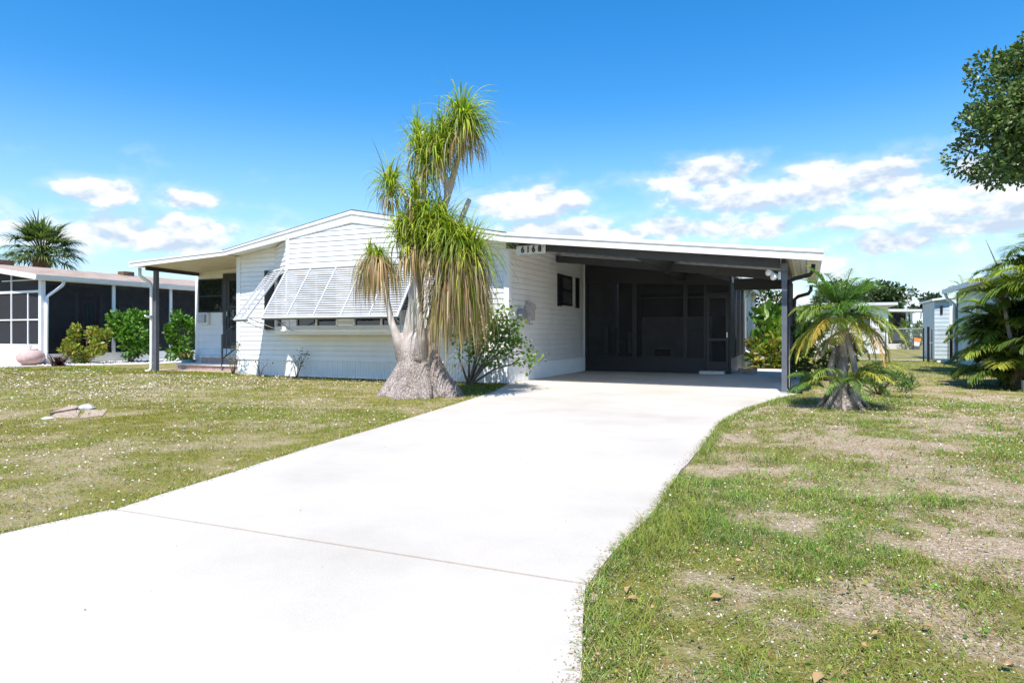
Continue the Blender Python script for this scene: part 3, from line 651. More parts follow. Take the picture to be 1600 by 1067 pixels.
# steps and handrail
st = thing('porch_steps', 'low brick porch steps with pale caps below the dark front door', 'steps', (-15, 13.9, 0))
MB().box(-16.5, -13.45, 13.62, YP - .03, 0.0, 0.15).box(-15.95, -13.45, 13.95, YP - .03, 0.2, 0.36).build('brick_riser', M['brick'], st)
MB().box(-16.53, -13.42, 13.58, YP - .022, 0.152, 0.20).build('step', M['cream'], st); MB().box(-15.98, -13.42, 13.92, YP - .022, 0.362, 0.43).build('step', M['cream'], st)
hr = thing('handrail', 'grey metal handrail beside the porch steps', 'handrail', (-14.75, 13.6, 0))
MB().box(-14.77, -14.73, 13.58, 13.62, 0.0, 1.02).build('post', M['post'], hr)
MB().bar((-14.75, 13.6, 1.0), (-14.75, YP - .05, 1.38), .03, .04).build('rail', M['post'], hr)
MB().bar((-14.75, 13.6, .35), (-14.75, YP - .05, .73), .025, .03).build('rail', M['post'], hr)
for k in range(3): y = 13.75 + .16 * k; MB().bar((-14.75, y, .36 + (y - 13.6) * .54), (-14.75, y, 1.0 + (y - 13.6) * .54), .015, .015).build('baluster', M['post'], hr)
o = MB().box(-17.0, -13.6, 12.95, 13.57, -.03, 0.03).build('patio_slab', M['paver']); tag(o, kind='structure')

# ================================================================ THINGS ON THE HOUSE
ac = thing('air_conditioner', 'white window air conditioner set under the porch window', 'air conditioner', (-16.2, YP, 1.3))
MB().box(-16.38, -15.97, YP - .12, YP - .02, 1.31, 1.65).build('body', M['white'], ac)
gl = MB().box(-16.35, -16.15, YP - .126, YP - .121, 1.34, 1.62).build('grille', M['mail2'], ac)
for k in range(7): MB().box(-16.345, -16.155, YP - .134, YP - .127, 1.35 + .038 * k, 1.368 + .038 * k).build('slat', M['white'], gl)
MB().box(-16.11, -16.0, YP - .126, YP - .121, 1.36, 1.62).build('control_panel', M['mail2'], ac)
mbx = thing('mailbox', 'grey plastic wall mailbox with rounded lid on the carport wall', 'mailbox', (XC + .02, 13.55, 1.3))
x0 = XC + .018
arc = [(13.42 + .30 * (0.5 - 0.5 * math.cos(q)), 1.62 + .10 * math.sin(q)) for q in np.linspace(0, math.pi, 9)]
MB().prism([(x0, 13.72, 1.34), (x0, 13.42, 1.34)] + [(x0, y, z) for y, z in arc], (.13, 0, 0)).build('box', M['mail'], mbx)
MB().prism([(x0 + .13, 13.735, 1.58), (x0 + .13, 13.405, 1.58)] + [(x0 + .13, 13.57 + (y - 13.57) * 1.1, z + .008) for y, z in arc], (.018, 0, 0)).build('lid', M['mail'], mbx)
for y in (13.5, 13.64): MB().tube([(x0 + .03, y, 1.34), (x0 + .03, y, 1.27), (x0 + .09, y, 1.25), (x0 + .10, y, 1.28)], .010, 6).build('hook', M['mail2'], mbx)
o = MB().prism([(x0, 13.02, 1.36), (x0, 13.30, 1.36), (x0, 13.30, 1.54), (x0, 13.24, 1.58), (x0, 13.08, 1.58), (x0, 13.02, 1.54)], (.12, 0, 0)).build('newspaper_box', M['mail2']); tag(o, 'darker grey newspaper holder left of the mailbox near the house corner', 'paper holder')
sg = thing('house_number', 'pale plaque with black numerals 6168 on the front carport beam', 'sign', (-5.0, 12.1, 2.7))
sa, sb2, sc2 = P(807, 385, Y=12.39), P(852, 383, Y=12.39), P(807, 398.5, Y=12.39)
MB().prism([(sa.x, 12.39, sc2.z), (sb2.x, 12.39, sc2.z + .01), (sb2.x, 12.39, sa.z + .012), (sa.x, 12.39, sa.z)], (0, .02, 0)).build('plaque', M['sign'], sg)
def digit(ch, x, z, h):
    cu = D.curves.new('digit', 'FONT'); cu.body = ch; cu.size = h * 1.4; cu.extrude = .003; cu.bevel_depth = .0055; cu.bevel_resolution = 0; cu.align_x = 'CENTER'
    to = D.objects.new('tmp_digit', cu); COL.objects.link(to); to.scale = (.86, 1, 1)
    bpy.context.view_layer.update(); me = D.meshes.new_from_object(to.evaluated_get(bpy.context.evaluated_depsgraph_get()))
    me.transform(Matrix.Translation((x, 12.383, z)) @ Matrix.Rotation(math.radians(90), 4, 'X') @ Matrix.Scale(.86, 4, (1, 0, 0)))
    D.objects.remove(to); D.curves.remove(cu); me.materials.clear(); link('digit', me, M['digit'], sg)
for ch, q in zip('6168', (.22, .41, .60, .81)): digit(ch, sa.x + (sb2.x - sa.x) * q, sc2.z + .038 + .01 * q, .122)
for q in (.06, .94): MB().tube([(sa.x + (sb2.x - sa.x) * q, 12.391, sa.z - .035), (sa.x + (sb2.x - sa.x) * q, 12.384, sa.z - .035)], .008, 8).build('screw', M['digit'], sg)
fl = thing('floodlight', 'white twin-head floodlight on the carport post', 'floodlight', (-.5, 12.5, 2.05))
MB().box(-.48, -.435, 12.50, 12.58, 1.99, 2.12).build('base', M['trim'], fl)
for dx, dz, dy in ((-.13, .05, -.1), (-.05, -.03, -.12)):
    c = Vector((-.47 + dx, 12.52 + dy * .4, 2.06 + dz))
    dirv = Vector((-.55, -.75, -.1)).normalized()
    MB().tube([Vector((-.47, 12.54, 2.06)), c], .014, 6).tube([c - dirv * .05, c, c + dirv * .03, c + dirv * .07], [.02, .035, .05, .055], 12).build('lamp_head', M['trim'], fl, True)

# ================================================================ PLANTS: numpy leaf builders
def unit(a): return a / np.maximum(np.linalg.norm(a, axis=-1, keepdims=True), 1e-9)
def ribbons(start, dirn, length, width, droop, k=5, wind=(0, 0, 0), taper=0.7, side=None, curl=0.0):
    """n strap leaves bending under gravity -> V (n*(2k+1),3), F quads as tris, so k segments end in a point"""
    n = len(start); p = np.array(start, float); d = unit(np.array(dirn, float)); L_ = np.broadcast_to(length, (n,)).astype(float); W_ = np.broadcast_to(width, (n,)).astype(float)
    dr = np.broadcast_to(droop, (n,)).astype(float); wind = np.asarray(wind, float)
    rows = []
    for i in range(k + 1):
        sd = unit(np.cross(d, np.array([0.0, 0, 1.0])) + 1e-4) if side is None else side
        f = i / k; w = W_ * (0.55 + 0.45 * min(1, f * 4)) * (1 - f ** (1 / (1 - taper + .05)) if i < k else 0)
        if i < k: rows += [p - sd * w[:, None] / 2, p + sd * w[:, None] / 2]
        else: rows += [p]
        p = p + d * (L_ / k)[:, None]
        d = unit(d + np.array([0, 0, -1.0]) * (dr / k)[:, None] + wind * (1.0 / k))
    V = np.stack(rows, 1); m_ = 2 * k + 1
    tri = []
    for i in range(k - 1): a = 2 * i; tri += [(a, a + 1, a + 3), (a, a + 3, a + 2)]
    tri.append((2 * k - 2, 2 * k - 1, 2 * k))
    tri = np.array(tri); F_ = (np.arange(n) * m_)[:, None, None] + tri[None]
    return V.reshape(-1, 3), F_.reshape(-1, 3), m_
def pick(cols, n, jitter=0.18):
    c = np.array(cols)[rng.integers(0, len(cols), n)]
    return np.clip(c * (1 + rng.normal(0, jitter, (n, 1))) * (1 + rng.normal(0, 0.05, (n, 3))), 0.003, 0.9)
def cat(parts):
    Vs, Fs, Cs, o = [], [], [], 0
    for V, F_, C in parts: Vs.append(V); Fs.append(F_ + o); Cs.append(C); o += len(V)
    return np.concatenate(Vs), np.concatenate(Fs), np.concatenate(Cs)
def leaves(cen, out, size, cols, ratio=0.5, spread=0.7, fold=0.15, jitter=.18):
    """oval leaves (two folded halves) at cen, roughly facing out"""
    n = len(cen); d = unit(out + rng.normal(0, spread, (n, 3))); nrm = unit(rng.normal(0, 1, (n, 3)) + np.array([0, -.2, .9])); sd = unit(np.cross(d, nrm)); up = np.cross(sd, d)
    L_ = size * rng.uniform(.65, 1.25, n); w = L_ * ratio / 2
    a = cen; q = lambda f: a + d * (L_ * f)[:, None]
    V = np.stack([q(0), q(.45) - sd * w[:, None] + up * (w * fold)[:, None], q(.72) - sd * (w * .75)[:, None] + up * (w * fold)[:, None], q(1.0),
                  q(.72) + sd * (w * .75)[:, None] + up * (w * fold)[:, None], q(.45) + sd * w[:, None] + up * (w * fold)[:, None]], 1)
    tri = np.array([(0, 1, 2), (0, 2, 3), (0, 3, 4), (0, 4, 5)])
    F_ = ((np.arange(n) * 6)[:, None, None] + tri[None]).reshape(-1, 3)
    return V.reshape(-1, 3), F_, np.repeat(pick(cols, n, jitter), 6, 0)

GREENS = [(0.045, 0.115, 0.018), (0.06, 0.145, 0.022), (0.085, 0.175, 0.03), (0.035, 0.085, 0.015)]
# ---------------------------------------------------------------- ponytail palm
pp = thing('ponytail_palm', 'tall ponytail palm with swollen cracked grey base and drooping strap leaves', 'palm', (-5.95, 9.75, 0))
cx, cy = -6.03, 9.75
def trunk_mesh():
    mb = MB()
    wob = lambda q, z: 1 + (0.10 * math.sin(3 * q + .6) + 0.07 * math.sin(5 * q + 2)) * max(0.1, 1 - z * 1.1) + .02 * math.sin(9 * q + z * 9)
    mb.lathe([(.56, -0.05), (.60, 0.0), (.54, .07), (.47, .2), (.41, .38), (.36, .56), (.325, .72), (.285, .88), (.23, 1.0), (.15, 1.1), (.06, 1.16)], (cx, cy, 0), 40, wob)
    for a, r in ((3.4, .17), (3.95, .14), (4.7, .13), (5.4, .16), (6.1, .20), (.5, .16), (2.6, .16), (1.6, .15)):
        c, s_ = math.cos(a), math.sin(a)
        mb.tube([(cx + c * .26, cy + s_ * .26, .62), (cx + c * .41, cy + s_ * .41, .25), (cx + c * .59, cy + s_ * .59, .02), (cx + c * .75, cy + s_ * .75, -.07)], [.08, r * .85, r * .85, r * .3], 10)
    def limb(pts, rad, n=12):
        P3 = [P(px, py, Y=y) for px, py, y in pts]
        mb.tube(P3, rad, n)
    limb([(640, 560, 9.75), (646, 510, 9.7), (651, 465, 9.65), (655, 425, 9.6), (662, 385, 9.6), (672, 350, 9.6)], [.20, .165, .125, .095, .08, .07])
    limb([(630, 560, 9.65), (622, 533, 9.55), (612, 505, 9.5), (604, 465, 9.5), (598, 425, 9.5), (594, 405, 9.5)], [.13, .09, .06, .05, .045, .045])
    limb([(668, 565, 9.8), (672, 525, 9.75), (682, 490, 9.7), (690, 465, 9.7), (702, 425, 9.7), (716, 398, 9.7)], [.15, .12, .105, .09, .075, .06])
    limb([(655, 560, 9.5), (658, 530, 9.43), (656, 495, 9.4), (650, 455, 9.4), (648, 400, 9.45), (652, 350, 9.5)], [.12, .08, .06, .05, .05, .045])
    limb([(634, 540, 10.0), (632, 505, 10.1), (630, 485, 10.1)], [.10, .085, .075])
    limb([(672, 350, 9.6), (684, 335, 9.6), (697, 315, 9.6), (706, 285, 9.6), (713, 258, 9.6), (722, 225, 9.6), (727, 190, 9.6)], [.075, .07, .06, .055, .045, .04, .03])
    limb([(690, 345, 9.6), (698, 310, 9.55), (697, 280, 9.5), (688, 245, 9.45), (668, 215, 9.4)], [.05, .05, .04, .04, .03])
    limb([(672, 360, 9.6), (655, 330, 9.55), (632, 305, 9.5), (615, 280, 9.5)], [.06, .05, .045, .035])
    limb([(708, 372, 9.7), (720, 345, 9.7), (728, 325, 9.7), (734, 311, 9.7)], [.06, .052, .048, .045])
    limb([(655, 345, 9.5), (664, 300, 9.5), (662, 250, 9.45), (660, 205, 9.4)], [.05, .04, .035, .03])
    me = mb.mesh('trunk'); o = D.objects.new('trunk_tmp', me); COL.objects.link(o)
    r = o.modifiers.new('r', 'REMESH'); r.mode = 'VOXEL'; r.voxel_size = 0.022
    s_ = o.modifiers.new('s', 'SMOOTH'); s_.factor = .5; s_.iterations = 4
    bpy.context.view_layer.update()
    m2 = D.meshes.new_from_object(o.evaluated_get(bpy.context.evaluated_depsgraph_get())); D.objects.remove(o)
    m2.materials.clear(); m2.name = 'trunk'; return m2
link('trunk', trunk_mesh(), M['bark'], pp, True)
STRAP_G = [(0.23, 0.33, 0.035), (0.31, 0.40, 0.04), (0.40, 0.46, 0.05), (0.16, 0.25, 0.03), (0.47, 0.48, 0.08)]
STRAP_B = [(0.42, 0.30, 0.16), (0.52, 0.39, 0.23), (0.32, 0.20, 0.10), (0.56, 0.46, 0.31), (0.31, 0.29, 0.08)]
def tuft(px, py, y, n_g, n_b, L_g, L_b, lean=(0.15, 0, 0), up=0.7, spread=1.0, axis_len=.25, brown_from=.1, droop=3.4, wid=.019, wind=.24):
    c = np.array(P(px, py, Y=y)); parts = []
    def grp(n, Lm, zoff, upv, dr, cols, z_sp):
        a = rng.uniform(0, 2 * math.pi, n); tz = rng.uniform(0, 1, n)
        st = c + np.stack([.03 * np.cos(a), .03 * np.sin(a), zoff - z_sp * tz], 1) + rng.normal(0, .02, (n, 3))
        h = rng.uniform(.35, 1.0, n) * spread
        dn = np.stack([np.cos(a) * h, np.sin(a) * h, upv * rng.uniform(.4, 1.5, n) * (1 - .5 * tz)], 1) + np.array(lean)
        V, F_, k_ = ribbons(st, dn, Lm * rng.uniform(.55, 1.15, n), wid * rng.uniform(.7, 1.3, n), dr * rng.uniform(.7, 1.4, n), 8, np.array([wind, .03, 0]), .75)
        return V, F_, np.repeat(pick(cols, n, .2), k_, 0)
    parts.append(grp(int(n_g * .78), L_g, .02, up, droop, STRAP_G, axis_len))
    parts.append(grp(int(n_g * .14), L_g * .55, .05, 1.6, .8, STRAP_G, .05))
    parts.append(grp(int(n_g * .08), L_g * 1.1, .0, .9, 1.6, STRAP_G, .1))
    if n_b: parts.append(grp(n_b, L_b, -brown_from, .25, 6.5, STRAP_B, axis_len * 1.2))
    V, F_, C = cat(parts)
    return fast('leaf_tuft', V, F_, M['strap'], pp, C)
tuft(590, 402, 9.5, 190, 300, .46, 1.0, (.02, -.05, 0), .9, .28, .16, .04, 3.6, .015, .10)
tuft(578, 398, 9.5, 50, 30, .35, .7, (-.1, 0, 0), .9, .2, .08, .04, 3.0, .014, .1)
def along(pts, step, ng, nb, L_g, L_b, **k):
    """a run of ragged leaf heads up a limb"""
    for (x0, y0), (x1, y1) in zip(pts[:-1], pts[1:]):
        m_ = max(1, int(math.hypot(x1 - x0, y1 - y0) / step))
        for i in range(m_):
            f_ = (i + .5) / m_; j = random.uniform(.7, 1.3)
            tuft(x0 + (x1 - x0) * f_ + random.uniform(-7, 7), y0 + (y1 - y0) * f_ + random.uniform(-5, 5), 9.5 + random.uniform(-.14, .14), int(ng * j), int(nb * j), L_g * random.uniform(.8, 1.25), L_b * random.uniform(.7, 1.2), **k)
W_ = dict(lean=(.08, -.03, 0), up=.9, spread=.42, axis_len=.2, brown_from=.08, droop=3.0, wid=.019, wind=.38)
along([(620, 300), (612, 288), (606, 276)], 12, 105, 30, .60, .55, **dict(W_, lean=(-.06, 0, 0), wind=.12))
along([(664, 275), (658, 240), (653, 215), (654, 200)], 13, 110, 26, .66, .55, **W_)
along([(684, 250), (700, 212), (718, 190), (728, 172)], 11, 120, 22, .70, .65, **W_)
along([(650, 300), (668, 318)], 12, 70, 20, .55, .5, **dict(W_, lean=(-.05, 0, 0), wind=.2))
along([(722, 186), (736, 196), (744, 206)], 9, 110, 40, .72, .8, **dict(W_, droop=3.4))
along([(630, 362), (648, 350), (676, 338), (700, 352)], 10, 120, 16, .72, .65, **dict(W_, spread=.48, axis_len=.3, wind=.28))
along([(640, 385), (660, 378), (694, 384)], 10, 100, 60, .70, .8, **dict(W_, wind=.6, spread=.4))
along([(710, 375), (722, 390), (738, 400)], 8, 160, 70, .85, 1.25, **dict(W_, spread=.55, wind=.14, axis_len=.25))
tuft(712, 420, 9.65, 160, 260, .95, 1.4, (.05, 0, 0), .3, .25, .3, .05, 5, .018, .08)
tuft(704, 455, 9.75, 130, 220, 1.0, 1.3, (.03, 0, 0), .1, .2, .3, .05, 5, .018, .05)
tuft(732, 440, 9.75, 80, 110, .95, 1.1, (.06, 0, 0), .1, .2, .3, .05, 5, .018, .05)

# ---------------------------------------------------------------- feather palms
def frond(parent, base, azim, elev, L_, droop, nl, ll, lw, cols, name='frond', fill=0.12, vee=.25):
    k = 12; p = np.array(base, float); d = np.array([math.cos(azim) * math.cos(elev), math.sin(azim) * math.cos(elev), math.sin(elev)])
    pts, ds = [p.copy()], [d.copy()]
    for i in range(k):
        p = p + d * L_ / k; d = d + np.array([0, 0, -1.0]) * droop / k * (0.4 + 1.4 * i / k); d /= np.linalg.norm(d); pts.append(p.copy()); ds.append(d.copy())
    pts, ds = np.array(pts), np.array(ds); t = np.linspace(fill, .99, nl)
    at = np.stack([np.interp(t * k, np.arange(k + 1), pts[:, j]) for j in range(3)], 1); td = unit(np.stack([np.interp(t * k, np.arange(k + 1), ds[:, j]) for j in range(3)], 1))
    sd = unit(np.cross(td, np.array([0, 0, 1.0])) + 1e-5); up = np.cross(sd, td); parts = []
    base_c = np.array(cols[rng.integers(0, len(cols))])
    for s_ in (-1, 1):
        fwd = .45 + .9 * t[:, None] ** 2
        dn = sd * s_ + td * fwd + up * (vee + rng.normal(0, .12, (nl, 1))) + rng.normal(0, .07, (nl, 3))
        ln = ll * np.sin(np.pi * np.clip(t * .86 + .12, 0, 1)) ** .7 * rng.uniform(.85, 1.1, nl)
        V, F_, m_ = ribbons(at, dn, ln, lw * rng.uniform(.8, 1.2, nl), 1.1, 3, (0, 0, 0), .55)
        c = np.clip(base_c * (1 + rng.normal(0, .12, (nl, 1))) * np.array([1, 1, 1]), .004, .9); parts.append((V, F_, np.repeat(c, m_, 0)))
    mb = MB().tube([tuple(q) for q in pts[::2]], [.012 * (L_ ** .6) * (1 - .8 * i / 6) + .002 for i in range(len(pts[::2]))], 4)
    V = np.array(mb.v); Fq = [f for f in mb.f if len(f) == 4]; Ft = np.array([(f[0], f[1], f[2]) for f in Fq] + [(f[0], f[2], f[3]) for f in Fq])
    parts.append((V, Ft, np.tile(base_c * 1.15 + .02, (len(V), 1))))
    V, F_, C = cat(parts); return fast(name, V, F_, M['frond'], parent, C)
G1 = [(0.14, 0.27, 0.045), (0.18, 0.31, 0.05), (0.10, 0.21, 0.035), (0.23, 0.34, 0.06)]
YEL = [(0.40, 0.40, 0.06), (0.50, 0.42, 0.06), (0.52, 0.32, 0.06), (0.34, 0.38, 0.06), (0.44, 0.28, 0.07)]
DRYF = [(0.36, 0.27, 0.17), (0.30, 0.20, 0.11), (0.42, 0.34, 0.24)]
rb = thing('date_palm', 'small dwarf date palm with yellowing lower fronds beside the carport post', 'palm', (.5, 10.55, 0))
rx, ry = .45, 10.5
wob2 = lambda q, z: 1 + .10 * math.sin(4 * q + z * 7) + .07 * math.sin(7 * q - z * 13)
tm = MB()
tm.lathe([(.24, -.03), (.19, .06), (.10, .22), (.06, .4), (.065, .7), (.06, 1.0), (.05, 1.2), (.045, 1.32)], (rx, ry, 0), 18, wob2)
tm.tube([(rx + .12, ry - .05, 0), (rx + .17, ry - .08, .35), (rx + .12, ry - .06, .7), (rx + .03, ry - .03, 1.1)], [.11, .045, .04, .03], 10)
tm.tube([(rx - .12, ry + .02, .35), (rx - .16, ry + .02, .55), (rx - .10, ry, .85)], [.06, .05, .03], 8)
for a in np.linspace(0, 6.28, 9)[:-1]: tm.tube([(rx + .12 * math.cos(a), ry + .12 * math.sin(a), .28), (rx + .28 * math.cos(a), ry + .28 * math.sin(a), .06), (rx + .40 * math.cos(a), ry + .40 * math.sin(a), -.05)], [.035, .035, .02], 6)
tk = tm.build('trunk', M['palmbark'], rb, True)
bt = MB()
for k in range(90):
    a = rng.uniform(0, 6.28); z = rng.uniform(.5, 1.28); r = .05 + .015 * rng.random()
    c, s_ = math.cos(a), math.sin(a)
    bt.prism([(rx + c * r - s_ * .02, ry + s_ * r + c * .02, z), (rx + c * r + s_ * .02, ry + s_ * r - c * .02, z), (rx + c * (r + .05), ry + s_ * (r + .05), z + .07)], (c * .006, s_ * .006, 0))
tag(bt.build('leaf_bases', M['palmbark'], rb), kind='stuff')
cb = (rx - .02, ry, 1.33)
for k in range(20): frond(rb, cb, rng.uniform(0, 6.28), rng.uniform(.75, 1.2), rng.uniform(.66, .86), rng.uniform(.8, 1.4), 36, .28, .013, G1)
for k in range(24): frond(rb, (rx, ry, 1.30), 6.28 * k / 24 + rng.uniform(-.2, .2), rng.uniform(.05, .7), rng.uniform(.62, .82), rng.uniform(1.5, 2.3), 34, .29, .013, G1 + [(0.22, .30, .05), (0.28, 0.31, 0.05)])
for k in range(22): frond(rb, (rx, ry, 1.22), 6.28 * k / 22 + rng.uniform(-.2, .2), rng.uniform(-.1, .4), rng.uniform(.72, .98), rng.uniform(2.2, 3.2), 32, .23, .012, YEL)
for k in range(5): frond(rb, (rx, ry, 1.10), rng.uniform(0, 6.28), -.5, rng.uniform(.4, .6), 1.6, 30, .17, .010, DRYF)
for k in range(18): frond(rb, (rx + .05, ry - .05, .38), rng.uniform(-2.7, .9), rng.uniform(.15, .85), rng.uniform(.55, .90), rng.uniform(1.2, 1.9), 40, .24, .010, G1 + YEL[:1])
for k in range(8): frond(rb, (rx - .25, ry - .1, .30), rng.uniform(2.0, 4.6), rng.uniform(.2, .8), rng.uniform(.35, .55), 1.4, 34, .20, .010, G1)

ap = thing('areca_palm', 'large bushy areca palm clump of yellow-green fronds at the right edge', 'palm', (3.7, 15.75, 0))
ax, ay = 4.18, 15.75
rng = np.random.default_rng(21)
ACOL = [(0.22, 0.31, 0.04), (0.30, 0.37, 0.045), (0.15, 0.23, 0.035), (0.38, 0.40, 0.055), (0.11, 0.17, 0.03)]
for k in range(56):
    a = rng.uniform(0, 6.28); r = rng.uniform(.1, .75); bx, by = ax + r * math.cos(a), ay + r * math.sin(a); h = rng.uniform(.5, 2.75) * (1 - .25 * r); lx, ly = .35 * r * math.cos(a) * h, .35 * r * math.sin(a) * h
    MB().tube([(bx, by, -.03), (bx + lx * .5, by + ly * .5, h * .5), (bx + lx, by + ly, h)], [.05, .04, .03], 7).build('stem', M['palmbark'] if k % 3 else M['wood'], ap, True)
    for j in range(6):
        frond(ap, (bx + lx, by + ly, h - .1 * j), a + rng.normal(0, 1.2), rng.uniform(.15, 1.1), rng.uniform(.7, 1.1), rng.uniform(1.0, 2.0), 40, .48, .034, ACOL)
for k in range(16): frond(ap, (ax + rng.normal(0, .45), ay + rng.normal(0, .45) - .1, rng.uniform(.4, 1.0)), rng.uniform(0, 6.28), rng.uniform(-.2, .4), rng.uniform(.8, 1.2), rng.uniform(2, 3), 36, .36, .018, DRYF + ACOL[:1])
for k in range(20): frond(ap, (ax + rng.normal(0, .5), ay + rng.normal(0, .4) - .3, rng.uniform(.1, .5)), rng.uniform(0, 6.28), rng.uniform(.3, .9), rng.uniform(.8, 1.2), rng.uniform(1.2, 2), 36, .36, .018, ACOL)
MB().tube([P(1572, 450, Y=15.7), P(1556, 410, Y=15.6), P(1548, 392, Y=15.6), P(1540, 374, Y=15.6)], [.02, .014, .01, .003], 5).build('spear_leaf', M['wood'], ap)
o = MB().box(3.55, 3.85, 14.75, 14.9, -.02, .2).build('concrete_block', M['cream']); tag(o, 'pale block standing below the large areca palm', 'block')

# ---------------------------------------------------------------- fan palm behind the left house
sp_ = thing('sabal_palm', 'sabal palm with a round head of fan fronds behind the left neighbour roof', 'palm')
pc = P(66, 398, d=34.0); sp_.location = (pc.x, pc.y, 0)
MB().tube([(pc.x, pc.y, -.1), (pc.x, pc.y, 2.5), (pc.x, pc.y, pc.z - .45)], [.2, .19, .2], 12).build('trunk', M['wood'], sp_, True)
mb = MB().lathe([(.24, -1.0), (.36, -.6), (.40, -.3), (.30, 0.05)], (pc.x, pc.y, pc.z), 14, lambda q, z: 1 + .1 * math.sin(8 * q + 9 * z)).build('boots', M['boot'], sp_, True)
SAB = [(0.09, 0.15, 0.04), (0.13, 0.20, 0.05), (0.18, 0.24, 0.08), (0.07, 0.115, 0.035)]
for k in range(56):
    a = rng.uniform(0, 6.28); el_ = rng.uniform(-.35, 1.45); L_ = rng.uniform(.9, 1.35)
    d = np.array([math.cos(a) * math.cos(el_), math.sin(a) * math.cos(el_), math.sin(el_)])
    b0 = np.array([pc.x, pc.y, pc.z]); tip = b0 + d * L_
    sd = unit(np.cross(d, [0, 0, 1.0]) + 1e-5); up = np.cross(sd, d)
    th_ = np.linspace(-1.75, 1.75, 26)[:, None]
    dn = d * np.cos(th_) + sd * np.sin(th_) + up * (.25 * np.abs(th_)) + rng.normal(0, .06, (26, 3))
    V, F_, m_ = ribbons(np.tile(tip, (26, 1)), dn, 1.2 * (1 - .12 * np.abs(th_[:, 0])), .075, 1.3, 4, (0.15, 0, 0), .6)
    C = np.repeat(np.clip(np.array(SAB[k % 4]) * (1 + rng.normal(0, .15, (26, 1))), .004, 1), m_, 0)
    pt = MB().tube([tuple(b0), tuple(tip)], [.025, .015], 4); pv = np.array(pt.v); pf = np.array([(f[0], f[1], f[2]) for f in pt.f if len(f) == 4] + [(f[0], f[2], f[3]) for f in pt.f if len(f) == 4])
    V, F_, C = cat([(V, F_, C), (pv, pf, np.tile((.12, .14, .05), (len(pv), 1)))]); fast('frond', V, F_, M['frond'], sp_, C)

# ---------------------------------------------------------------- broad-leaved shrubs and trees
def blob_pts(n, c, r, lumps=12, shell=.55, lr=(.22, .40)):
    """points gathered in leafy lumps through an ellipsoid"""
    c, r = np.array(c, float), np.array(r, float)
    q = unit(rng.normal(0, 1, (lumps, 3))) * rng.uniform(shell, 1.0, (lumps, 1)); w = rng.integers(0, lumps, n)
    off = unit(rng.normal(0, 1, (n, 3))) * rng.uniform(.3, 1, (n, 1)) ** .5 * rng.uniform(lr[0], lr[1], (lumps, 1))[w]
    u = q[w] + off
    return c + u * r, unit(u), unit(off)
def stems(base, tips, r0, key='wood', wig=.08, parent=None, name='stems', n=6):
    mb = MB(); b = Vector(base)
    for t in tips:
        t = Vector(t); m1 = b.lerp(t, .45) + Vector((random.uniform(-wig, wig), random.uniform(-wig, wig), wig)); mb.tube([b, m1, t], [r0, r0 * .6, r0 * .22], n)
    return mb.build(name, M[key], parent, True)
def shrub(name, label, cat_, base, c, r, n, size, cols, ratio=.5, lumps=14, group=None, nstem=9, low=0.06, sr=.02):
    t = thing(name, label, cat_, base, group)
    p, u, o_ = blob_pts(n, c, r, lumps); keep = p[:, 2] > low; p, u, o_ = p[keep], u[keep], o_[keep]
    V, F_, C = leaves(p, u * .6 + o_ * .6 + np.array([0, 0, .35]), size, cols, ratio); fast('foliage', V, F_, M['leaf'], t, C)
    tips = p[rng.integers(0, len(p), nstem)]
    stems((base[0], base[1], -.02), [tuple(q) for q in tips], sr, parent=t); return t
CLU = [(0.08, 0.20, 0.02), (0.12, 0.27, 0.028), (0.18, 0.33, 0.04), (0.06, 0.15, 0.018)]
CLUY = [(0.20, 0.28, 0.03), (0.28, 0.33, 0.04), (0.13, 0.23, 0.025), (0.36, 0.34, 0.05), (0.36, .25, .06)]
b = P(205, 567, Z=0); shrub('shrub', 'big rounded glossy green shrub left of the porch post', 'shrub', (b.x - .1, b.y, 0), (b.x - .1, b.y, .92), (.86, .75, .88), 3200, .15, CLU, .55, 24)
b = P(133, 569, Z=0); shrub('shrub', 'yellow-green shrub next to the purple plant by the left house', 'shrub', (b.x, b.y, 0), (b.x, b.y, .72), (.78, .6, .62), 1900, .13, CLUY, .5, 16)
b = P(284, 565, Z=0); shrub('shrub', 'upright glossy green shrub behind the potted plant and porch wall', 'shrub', (b.x, b.y, 0), (b.x + .1, b.y, .95), (.58, .6, .88), 2000, .15, CLU, .55, 20)
b = P(92, 572, Z=0)
tp = thing('ti_plant', 'low dark purple spiky plant beside the round pink urn', 'plant', b)
n = 70; a = rng.uniform(0, 6.28, n); V, F_, m_ = ribbons(np.tile([b.x, b.y, .03], (n, 1)) + rng.normal(0, .09, (n, 3)) * [1, 1, 0], np.stack([np.cos(a), np.sin(a), rng.uniform(.4, 2, n)], 1), rng.uniform(.35, .65, n), .06, 1.3, 4, (0, 0, 0), .5)
fast('foliage', V, F_, M['leaf'], tp, np.repeat(pick([(.10, .02, .04), (.06, .02, .035), (.14, .05, .06), (.05, .06, .03)], n), m_, 0))
b = P(740, 596, Z=0)
cs = thing('corner_shrub', 'open leggy shrub with bright leaves at the front corner of the house', 'shrub', (-6.2, 12.05, 0))
sb_ = Vector((-6.35, 12.15, -.02)); tips = []
for px, py, y in ((720, 520, 12.1), (738, 500, 12.1), (760, 490, 12.0), (790, 492, 11.9), (800, 512, 11.8), (803, 535, 11.7), (828, 562, 11.3), (775, 560, 11.9), (755, 530, 11.8), (785, 525, 11.7), (770, 510, 11.9), (745, 545, 11.9), (798, 545, 11.7)): tips.append(P(px, py, Y=y))
stems(sb_, tips, .028, parent=cs, wig=.1)
pl_ = []
for t in tips: pl_.append(np.array(t) + rng.normal(0, 1, (70, 3)) * np.array([.12, .13, .11]))
